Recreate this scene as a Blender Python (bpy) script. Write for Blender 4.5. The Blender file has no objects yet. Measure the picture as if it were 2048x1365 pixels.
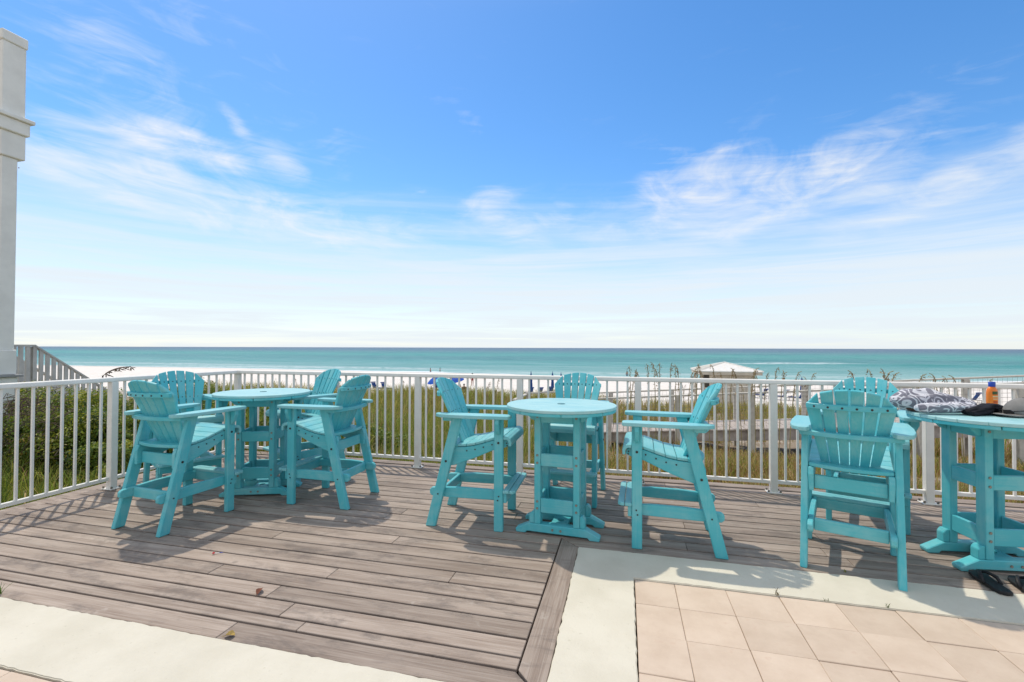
import bpy, bmesh, math, random
import numpy as np
from mathutils import Vector, Matrix
R = math.radians
rng = np.random.default_rng(7); random.seed(7)
scene = bpy.context.scene
col = scene.collection

# ---------------------------------------------------------------- camera
CH = 1.36; FPX = 915.0; YAW = R(13.9); PITCH = R(.845); ROLL = R(.17)
fw = Vector((-math.sin(YAW)*math.cos(PITCH), math.cos(YAW)*math.cos(PITCH), math.sin(PITCH)))
rt = Vector((math.cos(YAW), math.sin(YAW), 0)); up = rt.cross(fw)
RT = rt*math.cos(ROLL)+up*math.sin(ROLL); UP = up*math.cos(ROLL)-rt*math.sin(ROLL)
cd = bpy.data.cameras.new('camera'); cam = bpy.data.objects.new('camera', cd); col.objects.link(cam)
cd.sensor_width = 36; cd.lens = 36*FPX/2048; cd.clip_start = .05; cd.clip_end = 90000
cam.matrix_world = Matrix(((RT.x, UP.x, -fw.x, 0), (RT.y, UP.y, -fw.y, 0), (RT.z, UP.z, -fw.z, CH), (0, 0, 0, 1)))
scene.camera = cam
scene.render.resolution_x = 1024; scene.render.resolution_y = 682
def G(x, y, z=0.0):                       # photo pixel -> point on the level z
    d = fw+RT*((x-1024)/FPX)-UP*((y-682.5)/FPX)
    t = (z-CH)/d.z
    return Vector((d.x*t, d.y*t, z))
def D(x, y, depth):                       # photo pixel -> point at a depth
    d = fw+RT*((x-1024)/FPX)-UP*((y-682.5)/FPX)
    return Vector((0, 0, CH))+d*depth

# ---------------------------------------------------------------- light
SUN = Vector((-.36, .30, .935)).normalized()
sl = bpy.data.lights.new('sun', 'SUN'); sl.energy = 2.05; sl.angle = R(1.0); sl.color = (1, .905, .76)
so = bpy.data.objects.new('sun', sl); col.objects.link(so)
so.rotation_euler = SUN.to_track_quat('Z', 'Y').to_euler()
W = bpy.data.worlds.new('World'); scene.world = W; W.use_nodes = True
vs = scene.view_settings; vs.view_transform = 'Standard'; vs.look = 'None'; vs.exposure = 0.46; vs.gamma = 1; vs.use_curve_mapping = False

class NT:
    """small helper for node trees"""
    def __init__(s, tree): s.t = tree; s.n = tree.nodes; s.l = tree.links
    def node(s, typ, **kw):
        n = s.n.new(typ)
        for k, v in kw.items(): setattr(n, k, v)
        return n
    def link(s, a, b): s.l.new(a, b)
    def put(s, sock, v):
        if isinstance(v, bpy.types.NodeSocket): s.l.new(v, sock)
        else: sock.default_value = v
    def m(s, op, a, b=0.0, c=0.0, clamp=False):
        n = s.n.new('ShaderNodeMath'); n.operation = op; n.use_clamp = clamp
        for i, v in enumerate((a, b, c)): s.put(n.inputs[i], v)
        return n.outputs[0]
    def mix(s, f, a, b, blend='MIX'):
        n = s.n.new('ShaderNodeMix'); n.data_type = 'RGBA'; n.blend_type = blend
        s.put(n.inputs[0], f)
        for k, v in ((6, a), (7, b)):
            if not isinstance(v, bpy.types.NodeSocket) and len(v) == 3: v = (*v, 1)
            s.put(n.inputs[k], v)
        return n.outputs[2]
    def noise(s, vec, scale, detail=4, rough=.55, dist=0.0):
        n = s.n.new('ShaderNodeTexNoise')
        if vec is not None: s.l.new(vec, n.inputs['Vector'])
        n.inputs['Scale'].default_value = scale; n.inputs['Detail'].default_value = detail
        n.inputs['Roughness'].default_value = rough; n.inputs['Distortion'].default_value = dist
        return n.outputs[0]
    def mapping(s, vec, loc=(0, 0, 0), rot=(0, 0, 0), scale=(1, 1, 1)):
        n = s.n.new('ShaderNodeMapping'); s.l.new(vec, n.inputs[0])
        n.inputs[1].default_value = loc; n.inputs[2].default_value = rot; n.inputs[3].default_value = scale
        return n.outputs[0]
    def smooth(s, v, a, b, lo=0.0, hi=1.0):
        n = s.n.new('ShaderNodeMapRange'); n.interpolation_type = 'SMOOTHSTEP'
        s.put(n.inputs[0], v)
        for i, x in enumerate((a, b, lo, hi)): n.inputs[i+1].default_value = x
        return n.outputs[0]
    def comb(s, x, y, z):
        n = s.n.new('ShaderNodeCombineXYZ')
        for i, v in enumerate((x, y, z)): s.put(n.inputs[i], v)
        return n.outputs[0]

def build_world():
    t = NT(W.node_tree); W.node_tree.nodes.clear()
    out = t.node('ShaderNodeOutputWorld'); bg = t.node('ShaderNodeBackground'); t.link(bg.outputs[0], out.inputs[0])
    sky = t.node('ShaderNodeTexSky', sky_type='NISHITA', sun_disc=False)
    sky.sun_elevation = math.asin(SUN.z); sky.sun_rotation = math.atan2(SUN.x, SUN.y)
    sky.altitude = 0; sky.air_density = 1.0; sky.dust_density = .3; sky.ozone_density = 3.0
    hs = t.node('ShaderNodeHueSaturation'); hs.inputs['Saturation'].default_value = SKY_SAT; hs.inputs['Value'].default_value = SKY_VAL
    t.link(sky.outputs[0], hs.inputs['Color'])
    tc = t.node('ShaderNodeTexCoord'); sp = t.node('ShaderNodeSeparateXYZ'); t.link(tc.outputs['Generated'], sp.inputs[0])
    x, y, z = sp.outputs
    az = t.m('MULTIPLY', t.m('ARCTAN2', x, y), 180/math.pi)      # degrees, clockwise from +Y
    el = t.m('MULTIPLY', t.m('ARCSINE', z), 180/math.pi)
    # cirrus streaks
    va = t.comb(t.m('MULTIPLY', az, .070), t.m('MULTIPLY', el, .155), 0.0)
    vr = t.mapping(va, rot=(0, 0, R(8)))
    warp = t.noise(t.mapping(va, loc=(3.1, 1.7, 0)), 1.6, 3, .5)
    n1 = t.n.new('ShaderNodeTexNoise'); t.link(vr, n1.inputs['Vector'])
    n1.inputs['Scale'].default_value = 1.5; n1.inputs['Detail'].default_value = 9; n1.inputs['Roughness'].default_value = .6; n1.inputs['Distortion'].default_value = 1.7
    streak = n1.outputs[0]
    n2 = t.noise(t.mapping(vr, loc=(5, 2, 0), scale=(.6, 2.6, 1)), 2.2, 7, .62, .6)
    tex = t.m('ADD', t.m('MULTIPLY', streak, .62), t.m('MULTIPLY', n2, .38))
    def blob(a0, e0, sa, se, rot, amp):
        dx = t.m('SUBTRACT', az, a0); dy = t.m('SUBTRACT', el, e0)
        c, s_ = math.cos(R(rot)), math.sin(R(rot))
        u = t.m('DIVIDE', t.m('ADD', t.m('MULTIPLY', dx, c), t.m('MULTIPLY', dy, s_)), sa)
        v = t.m('DIVIDE', t.m('SUBTRACT', t.m('MULTIPLY', dy, c), t.m('MULTIPLY', dx, s_)), se)
        q = t.m('ADD', t.m('MULTIPLY', u, u), t.m('MULTIPLY', v, v))
        return t.m('MULTIPLY', t.m('POWER', 2.718, t.m('MULTIPLY', q, -1.0)), amp)
    mask = None
    for b in CLOUDS:
        k = blob(*b); mask = k if mask is None else t.m('ADD', mask, k)
    # thin cloud all around the sky, with holes
    wide = t.smooth(t.noise(t.mapping(tc.outputs['Generated'], scale=(1, 1, 2.2)), 2.3, 3, .5), .36, .62, .6, 1.0)
    over = t.m('MAXIMUM', t.smooth(el, 36, 52), t.smooth(y, .30, -.05))     # extra unseen cirrus added overhead and inland to lift the fill
    mask = t.m('ADD', mask, t.m('MULTIPLY', wide, t.m('ADD', .10, t.m('MULTIPLY', over, .90))))
    mask = t.m('MINIMUM', mask, 1.0)
    lo = t.m('SUBTRACT', .60, t.m('MULTIPLY', mask, .30))
    cov = t.m('DIVIDE', t.m('SUBTRACT', tex, lo), .40, clamp=True)
    cov = t.m('MULTIPLY', t.m('POWER', cov, 1.25), t.m('MINIMUM', t.m('MULTIPLY', mask, 1.5), .93))
    cov = t.m('MINIMUM', t.m('ADD', cov, t.m('MULTIPLY', over, .38)), .92)      # even haze added overhead and inland, out of view, to lighten shadows
    # milky veil towards the horizon with soft layers
    lay = t.noise(t.comb(t.m('MULTIPLY', az, .035), t.m('MULTIPLY', el, .42), 7.3), 1.3, 6, .55, .5)
    veil = t.smooth(t.m('ADD', el, t.m('MULTIPLY', t.m('SUBTRACT', lay, .5), 11.0)), 19.5, 5.5)
    veil = t.m('MULTIPLY', veil, .88)
    tot = t.m('SUBTRACT', 1.0, t.m('MULTIPLY', t.m('SUBTRACT', 1.0, cov), t.m('SUBTRACT', 1.0, veil)))
    c = t.mix(cov, hs.outputs[0], CLOUD_COL)
    lay2 = t.noise(t.comb(t.m('MULTIPLY', az, .028), t.m('MULTIPLY', el, .62), 2.2), 1.5, 6, .6, .8)
    veil = t.m('MULTIPLY', veil, t.smooth(lay2, .28, .62, .76, 1.08))
    c = t.mix(veil, c, VEIL_COL)
    t.link(c, bg.inputs[0]); bg.inputs[1].default_value = SKY_STR
SKY_STR = .15; SKY_SAT = 1.27; SKY_VAL = .90
CLOUD_COL = (4.75, 4.7, 4.6); VEIL_COL = (3.95, 4.3, 4.6)
# azimuth, elevation, half-extent along and across, tilt, amount
def AE(x, y):
    d = (fw+RT*((x-1024)/FPX)-UP*((y-682.5)/FPX)).normalized()
    return math.degrees(math.atan2(d.x, d.y)), math.degrees(math.asin(d.z))
CLOUDS = []
for (x, y, sa, se, rot, amp) in [
    (1385, 385, 5.5, 3.6, 8, 1.0), (1440, 445, 3.0, 2.0, -30, .55), (1560, 370, 6.0, 1.8, 8, .8), (1700, 380, 7, 1.6, 4, .5),
    (1930, 372, 8.0, 1.2, 16, .95), (1750, 285, 6.0, 2.6, 20, .32), (2010, 310, 5, 1.2, 24, .45),
    (390, 295, 4.0, 1.1, -8, .95), (250, 272, 7.0, 1.6, -6, .6), (200, 365, 6.5, 1.5, -12, .95), (360, 400, 7, 1.4, -10, .8),
    (390, 372, 4, .7, -14, .75), (560, 320, 2.8, 1.3, -32, .85), (470, 245, 1.6, .6, -50, .7), (560, 430, 8, 1.6, -8, .65),
    (740, 470, 6, 1.6, 4, .5), (980, 400, 3.2, 1.6, 20, .7), (1010, 450, 3.0, 1.0, -20, .7), (930, 235, 3.0, 1.2, -30, .45),
    (840, 390, 1.2, .9, 30, .5), (160, 90, 6, 4.0, -30, .36), (420, 70, 7, 3.2, -20, .36), (270, 140, 5, 2.0, -35, .34),
    (330, 340, 17, 5, -10, .13), (1640, 350, 18, 5, 8, .24), (950, 470, 26, 3, 0, .28), (660, 280, 4, 3, -40, .3), (1100, 440, 3, .8, 10, .5), (1120, 410, 1.6, .5, -8, .5)]:
    a, e = AE(x, y); CLOUDS.append((a, e, sa*1.12, se*1.25, rot, amp))
build_world()

# ---------------------------------------------------------------- helpers: objects
def link(o, parent=None):
    col.objects.link(o)
    if parent is not None: o.parent = parent
    return o
def tag(o, label=None, cat=None, group=None, kind=None):
    if label: o['label'] = label
    if cat: o['category'] = cat
    if group: o['group'] = group
    if kind: o['kind'] = kind
    return o
def empty(name, loc=(0, 0, 0), rz=0.0):
    o = bpy.data.objects.new(name, None); col.objects.link(o); o.location = loc; o.rotation_euler = (0, 0, rz); o.empty_display_size = .1
    return o
def children(o): return [c for c in col.objects if c.parent == o]
KIDS = {}
def copy_tree(o, parent=None):
    c = o.copy(); col.objects.link(c); c.parent = parent
    for ch in list(o.children): copy_tree(ch, c)
    return c

class MB:
    """collects solids; build() links them as one mesh object"""
    def __init__(s): s.v = []; s.f = []
    def add(s, vs_, fs):
        b = len(s.v); s.v += [tuple(p) for p in vs_]; s.f += [tuple(i+b for i in f) for f in fs]; return s
    def hexa(s, lo, hi):                       # two quads, bottom and top, same winding (ccw from above)
        return s.add(list(lo)+list(hi), [(3, 2, 1, 0), (4, 5, 6, 7), (0, 1, 5, 4), (1, 2, 6, 5), (2, 3, 7, 6), (3, 0, 4, 7)])
    def box(s, x0, x1, y0, y1, z0, z1):
        return s.hexa([(x0, y0, z0), (x1, y0, z0), (x1, y1, z0), (x0, y1, z0)], [(x0, y0, z1), (x1, y0, z1), (x1, y1, z1), (x0, y1, z1)])
    def prism(s, poly, a, b, axis='z'):        # polygon extruded from a to b along axis
        n = len(poly)
        def P(p, h):
            if axis == 'z': return (p[0], p[1], h)
            if axis == 'y': return (p[0], h, p[1])
            return (h, p[0], p[1])
        vs_ = [P(p, a) for p in poly]+[P(p, b) for p in poly]
        fs = [tuple(range(n-1, -1, -1)), tuple(range(n, 2*n))]+[(i, (i+1) % n, n+(i+1) % n, n+i) for i in range(n)]
        return s.add(vs_, fs)
    def strip(s, front, back, z0, z1):         # plank bounded by two polylines in plan
        n = len(front); vs_ = []
        for z in (z0, z1): vs_ += [(*p, z) for p in front]+[(*p, z) for p in back]
        fs = []
        for i in range(n-1):
            fs += [(i+1, i, n+i, n+i+1), (2*n+i, 2*n+i+1, 3*n+i+1, 3*n+i), (i, i+1, 2*n+i+1, 2*n+i), (n+i+1, n+i, 3*n+i, 3*n+i+1)]
        fs += [(n, 0, 2*n, 3*n), (n-1, 2*n-1, 4*n-1, 3*n-1)]
        return s.add(vs_, fs)
    def tube(s, pts, rad, n=6, cap=True):
        pts = [Vector(p) for p in pts]; rr = rad if hasattr(rad, '__len__') else [rad]*len(pts); rings = []
        for i, p in enumerate(pts):
            t = (pts[min(i+1, len(pts)-1)]-pts[max(i-1, 0)]).normalized()
            a = t.cross(Vector((0, 0, 1)) if abs(t.z) < .95 else Vector((1, 0, 0))).normalized(); b = t.cross(a)
            rings.append([p+(a*math.cos(k*2*math.pi/n)+b*math.sin(k*2*math.pi/n))*rr[i] for k in range(n)])
        b0 = len(s.v); s.v += [tuple(p) for r_ in rings for p in r_]
        for i in range(len(pts)-1):
            for k in range(n):
                s.f.append((b0+i*n+k, b0+i*n+(k+1) % n, b0+(i+1)*n+(k+1) % n, b0+(i+1)*n+k))
        if cap:
            s.f.append(tuple(b0+k for k in range(n-1, -1, -1))); e = b0+(len(pts)-1)*n; s.f.append(tuple(e+k for k in range(n)))
        return s
    def lathe(s, prof, n=20, cx=0, cy=0):
        b0 = len(s.v)
        for r_, z in prof: s.v += [(cx+r_*math.cos(k*2*math.pi/n), cy+r_*math.sin(k*2*math.pi/n), z) for k in range(n)]
        for i in range(len(prof)-1):
            for k in range(n): s.f.append((b0+i*n+k, b0+i*n+(k+1) % n, b0+(i+1)*n+(k+1) % n, b0+(i+1)*n+k))
        s.f.append(tuple(b0+k for k in range(n-1, -1, -1))); e = b0+(len(prof)-1)*n; s.f.append(tuple(e+k for k in range(n)))
        return s
    def mesh(s, name, mat, bevel=0.0, smooth=False, seg=1):
        me = bpy.data.meshes.new(name); bm = bmesh.new()
        bv = [bm.verts.new(p) for p in s.v]
        for f in s.f:
            try: bm.faces.new([bv[i] for i in f])
            except ValueError: pass
        bmesh.ops.recalc_face_normals(bm, faces=bm.faces)
        if bevel:
            es = [e for e in bm.edges if len(e.link_faces) == 2 and e.calc_face_angle(0) > R(28)]
            bmesh.ops.bevel(bm, geom=es, offset=bevel, segments=seg, affect='EDGES', profile=.6, clamp_overlap=True)
        bm.to_mesh(me); bm.free()
        if smooth:
            for p in me.polygons: p.use_smooth = True
        me.materials.append(mat); return me
    def build(s, name, mat, parent=None, bevel=0.0, smooth=False, loc=None, seg=1):
        o = bpy.data.objects.new(name, s.mesh(name, mat, bevel, smooth, seg)); link(o, parent)
        if loc is not None: o.location = loc
        return o
def np_mesh(name, V, F, mat, colors=None, smooth=False):
    """fast mesh from numpy arrays (F: equal-length faces)"""
    me = bpy.data.meshes.new(name); V = np.asarray(V, np.float32); F = np.asarray(F, np.int32); k = F.shape[1]
    me.vertices.add(len(V)); me.vertices.foreach_set('co', V.ravel())
    me.loops.add(F.size); me.loops.foreach_set('vertex_index', F.ravel())
    me.polygons.add(len(F)); me.polygons.foreach_set('loop_start', np.arange(0, F.size, k, dtype=np.int32))
    me.polygons.foreach_set('loop_total', np.full(len(F), k, np.int32))
    if smooth: me.polygons.foreach_set('use_smooth', np.ones(len(F), bool))
    me.update(calc_edges=True)
    if colors is not None:
        at = me.color_attributes.new('tint', 'FLOAT_COLOR', 'POINT')
        c4 = np.ones((len(V), 4), np.float32); c4[:, :3] = colors; at.data.foreach_set('color', c4.ravel())
    me.materials.append(mat); return me

# ---------------------------------------------------------------- helpers: materials
def material(name):
    m = bpy.data.materials.new(name); m.use_nodes = True
    t = NT(m.node_tree); b = m.node_tree.nodes['Principled BSDF']
    return m, t, b
def bump(t, b, h, strength=.3, dist=.01):
    n = t.node('ShaderNodeBump'); n.inputs['Strength'].default_value = strength; n.inputs['Distance'].default_value = dist
    t.link(h, n.inputs['Height']); t.link(n.outputs[0], b.inputs['Normal'])
def simple(name, c, rough=.6, var=.12, scale=8, spec=.4, bumpy=0.0):
    m, t, b = material(name); tc = t.node('ShaderNodeTexCoord')
    n = t.noise(tc.outputs['Object'], scale, 5, .6)
    k = t.smooth(n, .3, .7)
    b.inputs['Roughness'].default_value = rough; b.inputs['Specular IOR Level'].default_value = spec
    t.link(t.mix(k, [x*(1-var) for x in c], [min(1, x*(1+var)) for x in c]), b.inputs['Base Color'])
    if bumpy: bump(t, b, t.noise(tc.outputs['Object'], scale*6, 4, .6), bumpy, .004)
    return m
def obj_random(t):
    return t.node('ShaderNodeObjectInfo').outputs['Random']

def mat_teal(grain, sheen_bleach=0.0):
    m, t, b = material('turquoise_plastic_lumber' if not sheen_bleach else 'bleached_sheen_turquoise_plastic'); tc = t.node('ShaderNodeTexCoord'); o = tc.outputs['Object']
    oi = t.node('ShaderNodeObjectInfo')
    vadd = t.node('ShaderNodeVectorMath', operation='ADD'); t.link(o, vadd.inputs[0])
    rv = t.m('MULTIPLY', oi.outputs['Random'], 40.0); t.link(t.comb(rv, rv, rv), vadd.inputs[1]); p = vadd.outputs[0]
    sc = {'x': (3, 90, 90), 'y': (90, 3, 90), 'z': (90, 90, 3)}[grain]
    fine = t.noise(t.mapping(p, scale=sc), 1.0, 3, .6)
    blot = t.noise(p, 5.0, 5, .62, .4)
    fade = t.m('MULTIPLY', t.smooth(t.m('ADD', t.m('MULTIPLY', blot, .75), t.m('MULTIPLY', fine, .3)), .44, .68), .62)
    c = t.mix(fade, (.082, .490, .545), (.26, .585, .60))
    c = t.mix(t.m('MULTIPLY', oi.outputs['Random'], .30), c, (.060, .440, .520))
    dirt = t.smooth(t.noise(t.mapping(p, scale=tuple(max(1, s*.25) for s in sc)), 1.6, 6, .7), .62, .80, 0, .35)
    c = t.mix(dirt, c, (.17, .33, .32))
    if sheen_bleach: c = t.mix(t.smooth(t.m('ADD', t.m('MULTIPLY', blot, .6), t.m('MULTIPLY', fine, .4)), .35, .62, sheen_bleach*.75, sheen_bleach), c, (.46, .68, .67))  # paler upward faces: chalky bleaching plus sheen painted into the colour
    t.link(c, b.inputs['Base Color']); t.link(t.smooth(blot, .3, .7, .36, .52), b.inputs['Roughness'])
    b.inputs['Specular IOR Level'].default_value = .45
    bump(t, b, t.m('ADD', fine, t.m('MULTIPLY', blot, .3)), .22, .002)
    return m
TX, TY, TZ = mat_teal('x'), mat_teal('y'), mat_teal('z')
TXB, TYB, TXT = mat_teal('x', .38), mat_teal('y', .30), mat_teal('x', .80)  # last three: copies for upward faces, bleaching and painted sheen
M_BOLT = simple('dark_bolt_steel', (.03, .026, .022), .45, .4, 60)
M_BOLTL = simple('dull_bolt_steel', (.22, .20, .16), .4, .4, 60)

def mat_deck():
    m, t, b = material('weathered_deck_wood'); tc = t.node('ShaderNodeTexCoord'); oi = t.node('ShaderNodeObjectInfo')
    g = t.node('ShaderNodeNewGeometry')
    vadd = t.node('ShaderNodeVectorMath', operation='ADD'); t.link(g.outputs['Position'], vadd.inputs[0])
    r = oi.outputs['Random']; t.link(t.comb(t.m('MULTIPLY', r, 37.0), t.m('MULTIPLY', r, 11.0), 0.0), vadd.inputs[1]); p = vadd.outputs[0]
    al = t.node('ShaderNodeAttribute', attribute_name='grain_y', attribute_type='OBJECT').outputs['Fac']
    px_ = t.mapping(p, scale=(2.2, 120, 1)); py_ = t.mapping(p, scale=(120, 2.2, 1))
    mv = t.node('ShaderNodeMix', data_type='VECTOR'); t.link(al, mv.inputs[0]); t.link(px_, mv.inputs[4]); t.link(py_, mv.inputs[5])
    fine = t.noise(mv.outputs[1], 1.0, 5, .7, .15)
    mv2 = t.node('ShaderNodeMix', data_type='VECTOR'); t.link(al, mv2.inputs[0])
    t.link(t.mapping(p, scale=(1.1, 14, 1)), mv2.inputs[4]); t.link(t.mapping(p, scale=(14, 1.1, 1)), mv2.inputs[5])
    band = t.noise(mv2.outputs[1], 1.0, 5, .6, .6)
    blot = t.noise(t.mapping(p, scale=(.7, 1.6, 1)), 3.0, 8, .74, .3)
    c = t.mix(t.smooth(band, .3, .7), (.250, .186, .144), (.395, .315, .255))
    c = t.mix(t.smooth(fine, .42, .75, 0, .55), c, (.50, .435, .375))
    c = t.mix(t.smooth(fine, .45, .24, 0, .75), c, (.115, .085, .068))
    c = t.mix(t.smooth(blot, .48, .66, 0, .72), c, (.160, .130, .112))
    c = t.mix(t.smooth(t.noise(p, 9, 4, .6), .63, .75, 0, .35), c, (.54, .49, .43))
    k = t.m('ADD', .84, t.m('MULTIPLY', r, .30))
    hsv = t.node('ShaderNodeHueSaturation'); t.link(k, hsv.inputs['Value']); t.link(c, hsv.inputs['Color'])
    hsv.inputs['Saturation'].default_value = .92
    vor = t.node('ShaderNodeTexVoronoi'); t.link(p, vor.inputs['Vector']); vor.inputs['Scale'].default_value = 3.2
    stain = t.smooth(t.m('ADD', vor.outputs['Distance'], t.m('MULTIPLY', blot, .15)), .15, .09, 0, .45)
    c2 = t.mix(stain, hsv.outputs[0], (.15, .125, .11))
    t.link(c2, b.inputs['Base Color'])
    b.inputs['Roughness'].default_value = .78; b.inputs['Specular IOR Level'].default_value = .3
    bump(t, b, fine, .35, .003); return m
M_DECK = mat_deck()
def mat_cement():
    m, t, b = material('cream_painted_cement'); g = t.node('ShaderNodeNewGeometry'); p = g.outputs['Position']
    n = t.noise(p, 3.0, 6, .6); f = t.noise(p, 60, 5, .7)
    c = t.mix(t.smooth(n, .3, .7), (.610, .570, .468), (.680, .640, .537))
    pit = t.smooth(t.noise(p, 45, 3, .5), .66, .74, 0, .5)
    c = t.mix(pit, c, (.50, .47, .37)); c = t.mix(t.smooth(t.noise(p, 1.3, 5, .6), .50, .72, 0, .35), c, (.535, .50, .41))
    scr = t.smooth(t.noise(t.mapping(p, rot=(0, 0, .5), scale=(30, 5, 1)), 1.0, 4, .65), .66, .76, 0, .4)
    c = t.mix(scr, c, (.56, .53, .42))
    w = t.node('ShaderNodeTexVoronoi', feature='DISTANCE_TO_EDGE'); w.inputs['Scale'].default_value = 1.15
    t.link(t.mapping(p, loc=(.13, .4, 0)), w.inputs['Vector'])
    wv = t.node('ShaderNodeVectorMath', operation='ADD'); nz = t.node('ShaderNodeTexNoise'); nz.inputs['Scale'].default_value = 7; t.link(p, nz.inputs[0])
    sc_ = t.node('ShaderNodeVectorMath', operation='SCALE'); t.link(nz.outputs[1], sc_.inputs[0]); sc_.inputs['Scale'].default_value = .16
    t.link(p, wv.inputs[0]); t.link(sc_.outputs[0], wv.inputs[1]); t.link(wv.outputs[0], w.inputs['Vector'])
    dv = t.node('ShaderNodeVectorMath', operation='DISTANCE'); t.link(p, dv.inputs[0]); dv.inputs[1].default_value = (-.075, 3.0, .004)
    crack = t.m('MULTIPLY', t.smooth(w.outputs['Distance'], .006, .0015), t.smooth(dv.outputs['Value'], .16, .10))
    c = t.mix(t.m('MULTIPLY', crack, .8), c, (.16, .15, .12))
    t.link(c, b.inputs['Base Color']); b.inputs['Roughness'].default_value = .85; b.inputs['Specular IOR Level'].default_value = .25
    bump(t, b, t.m('ADD', t.m('MULTIPLY', f, .6), t.m('ADD', t.m('MULTIPLY', scr, -.6), t.m('MULTIPLY', n, .8))), .55, .006); return m
M_CEM = mat_cement()
def mat_tile():
    m, t, b = material('pink_beige_paver'); g = t.node('ShaderNodeNewGeometry'); r = obj_random(t)
    vadd = t.node('ShaderNodeVectorMath', operation='ADD'); t.link(g.outputs['Position'], vadd.inputs[0]); t.link(t.comb(t.m('MULTIPLY', r, 31.0), 0.0, 0.0), vadd.inputs[1]); p = vadd.outputs[0]
    n = t.noise(p, 4.5, 6, .65); f = t.noise(p, 70, 4, .7)
    c = t.mix(t.smooth(n, .3, .7), (.545, .432, .335), (.630, .515, .410))
    c = t.mix(t.smooth(f, .6, .75, 0, .35), c, (.74, .62, .51))
    c = t.mix(t.smooth(t.noise(p, 18, 4), .6, .75, 0, .35), c, (.50, .345, .255))
    hsv = t.node('ShaderNodeHueSaturation'); t.link(t.m('ADD', .93, t.m('MULTIPLY', r, .13)), hsv.inputs['Value']); t.link(c, hsv.inputs['Color'])
    t.link(hsv.outputs[0], b.inputs['Base Color']); b.inputs['Roughness'].default_value = .8; b.inputs['Specular IOR Level'].default_value = .3
    bump(t, b, f, .25, .002); return m
M_TILE = mat_tile()
M_GROUT = simple('sandy_joint', (.30, .235, .17), .9, .3, 40)
M_VOID = simple('painted_shade_under_deck', (.02, .016, .013), .95, .3, 10)  # near-black colour standing in for the shade seen through the gaps
M_WHITE = simple('white_railing_paint', (.84, .81, .745), .42, .05, 6, .45)
M_GREYW = simple('grey_painted_timber', (.52, .51, .47), .7, .12, 5, .3)
M_STUCCO = simple('white_stucco', (.86, .85, .78), .85, .06, 3, .25, .3)
M_LEDGE = simple('grey_metal_flashing', (.30, .30, .29), .55, .1, 5)
M_BWOOD = simple('bleached_boardwalk_plank', (.44, .385, .345), .85, .2, 7, .2)
M_BPOST = simple('bleached_boardwalk_post', (.56, .53, .465), .8, .12, 7, .2)
M_WIRE = simple('galvanised_wire', (.20, .18, .15), .5, .2, 20)

def tinted(name, rough=.7, trans=.25):
    m, t, b = material(name); at = t.node('ShaderNodeAttribute', attribute_name='tint')
    t.link(at.outputs['Color'], b.inputs['Base Color']); b.inputs['Roughness'].default_value = rough; b.inputs['Specular IOR Level'].default_value = .3
    if trans:
        out = m.node_tree.nodes['Material Output']; tr = t.node('ShaderNodeBsdfTranslucent'); t.link(at.outputs['Color'], tr.inputs[0])
        ms = t.node('ShaderNodeMixShader'); ms.inputs[0].default_value = trans; t.link(b.outputs[0], ms.inputs[1]); t.link(tr.outputs[0], ms.inputs[2]); t.link(ms.outputs[0], out.inputs[0])
    return m
M_GRASS = tinted('dune_grass_blades', .65, .45)
M_LEAF = tinted('shrub_leaves', .42, .4)
M_BARK = simple('grey_brown_bark', (.12, .085, .06), .9, .3, 20)

# ---------------------------------------------------------------- ground, beach, sea
def fnoise(x, y, s, seed=0):
    a = np.sin(x*s*1.7+y*s*.6+seed*1.3)+np.sin(y*s*2.1-x*s*.9+seed*2.1)+.6*np.sin(x*s*3.7+y*s*3.1+seed*.7)+.5*np.sin(x*s*5.9-y*s*4.7+seed*3.3)
    return a/3.1
def terrain(x, y):
    x = np.asarray(x, float); y = np.asarray(y, float)
    y = y+9*np.exp(-((x-12)/58)**2)*np.clip((y-62)/25, 0, 1)
    z = np.interp(y, [-40, 4.9, 7, 12, 18, 23, 33, 44, 103, 112, 160, 400], [-.55, -.55, -.75, -1.30, -1.52, -1.50, -3.4, -3.75, -4.48, -4.75, -7.5, -14])
    near = np.clip((30-y)/8, 0, 1)
    z = z+near*(.10*fnoise(x, y, .8)+.05*fnoise(x, y, 2.3, 4))+.05*fnoise(x, y, .35, 2)*np.clip((100-y)/20, 0, 1)
    left = np.clip((-3.5-x)/2.5, 0, 1)*np.clip((14-y)/5, 0, 1)
    z = z+left*.22
    under = np.clip((5.1-y)/.3, 0, 1)*np.clip((x+5.2)/.3, 0, 1)
    return z*(1-under)+under*np.minimum(z, -.55)
xs = np.concatenate([np.linspace(-6000, -400, 12)[:-1], np.linspace(-400, -40, 30)[:-1], np.linspace(-40, -12, 40)[:-1], np.arange(-12, 16, .25), np.linspace(16, 60, 50), np.linspace(60, 400, 30)[1:], np.linspace(400, 6000, 12)[1:]])
ys = np.concatenate([np.linspace(-3000, -40, 8)[:-1], np.linspace(-40, 4, 12)[:-1], np.arange(4, 26, .25), np.linspace(26, 60, 40), np.linspace(60, 160, 50)[1:], np.linspace(160, 400, 6)[1:]])
X, Y = np.meshgrid(xs, ys); Z = terrain(X, Y); ny, nx = X.shape
idx = np.arange(nx*ny).reshape(ny, nx)
F = np.stack([idx[:-1, :-1], idx[:-1, 1:], idx[1:, 1:], idx[1:, :-1]], -1).reshape(-1, 4)
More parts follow.
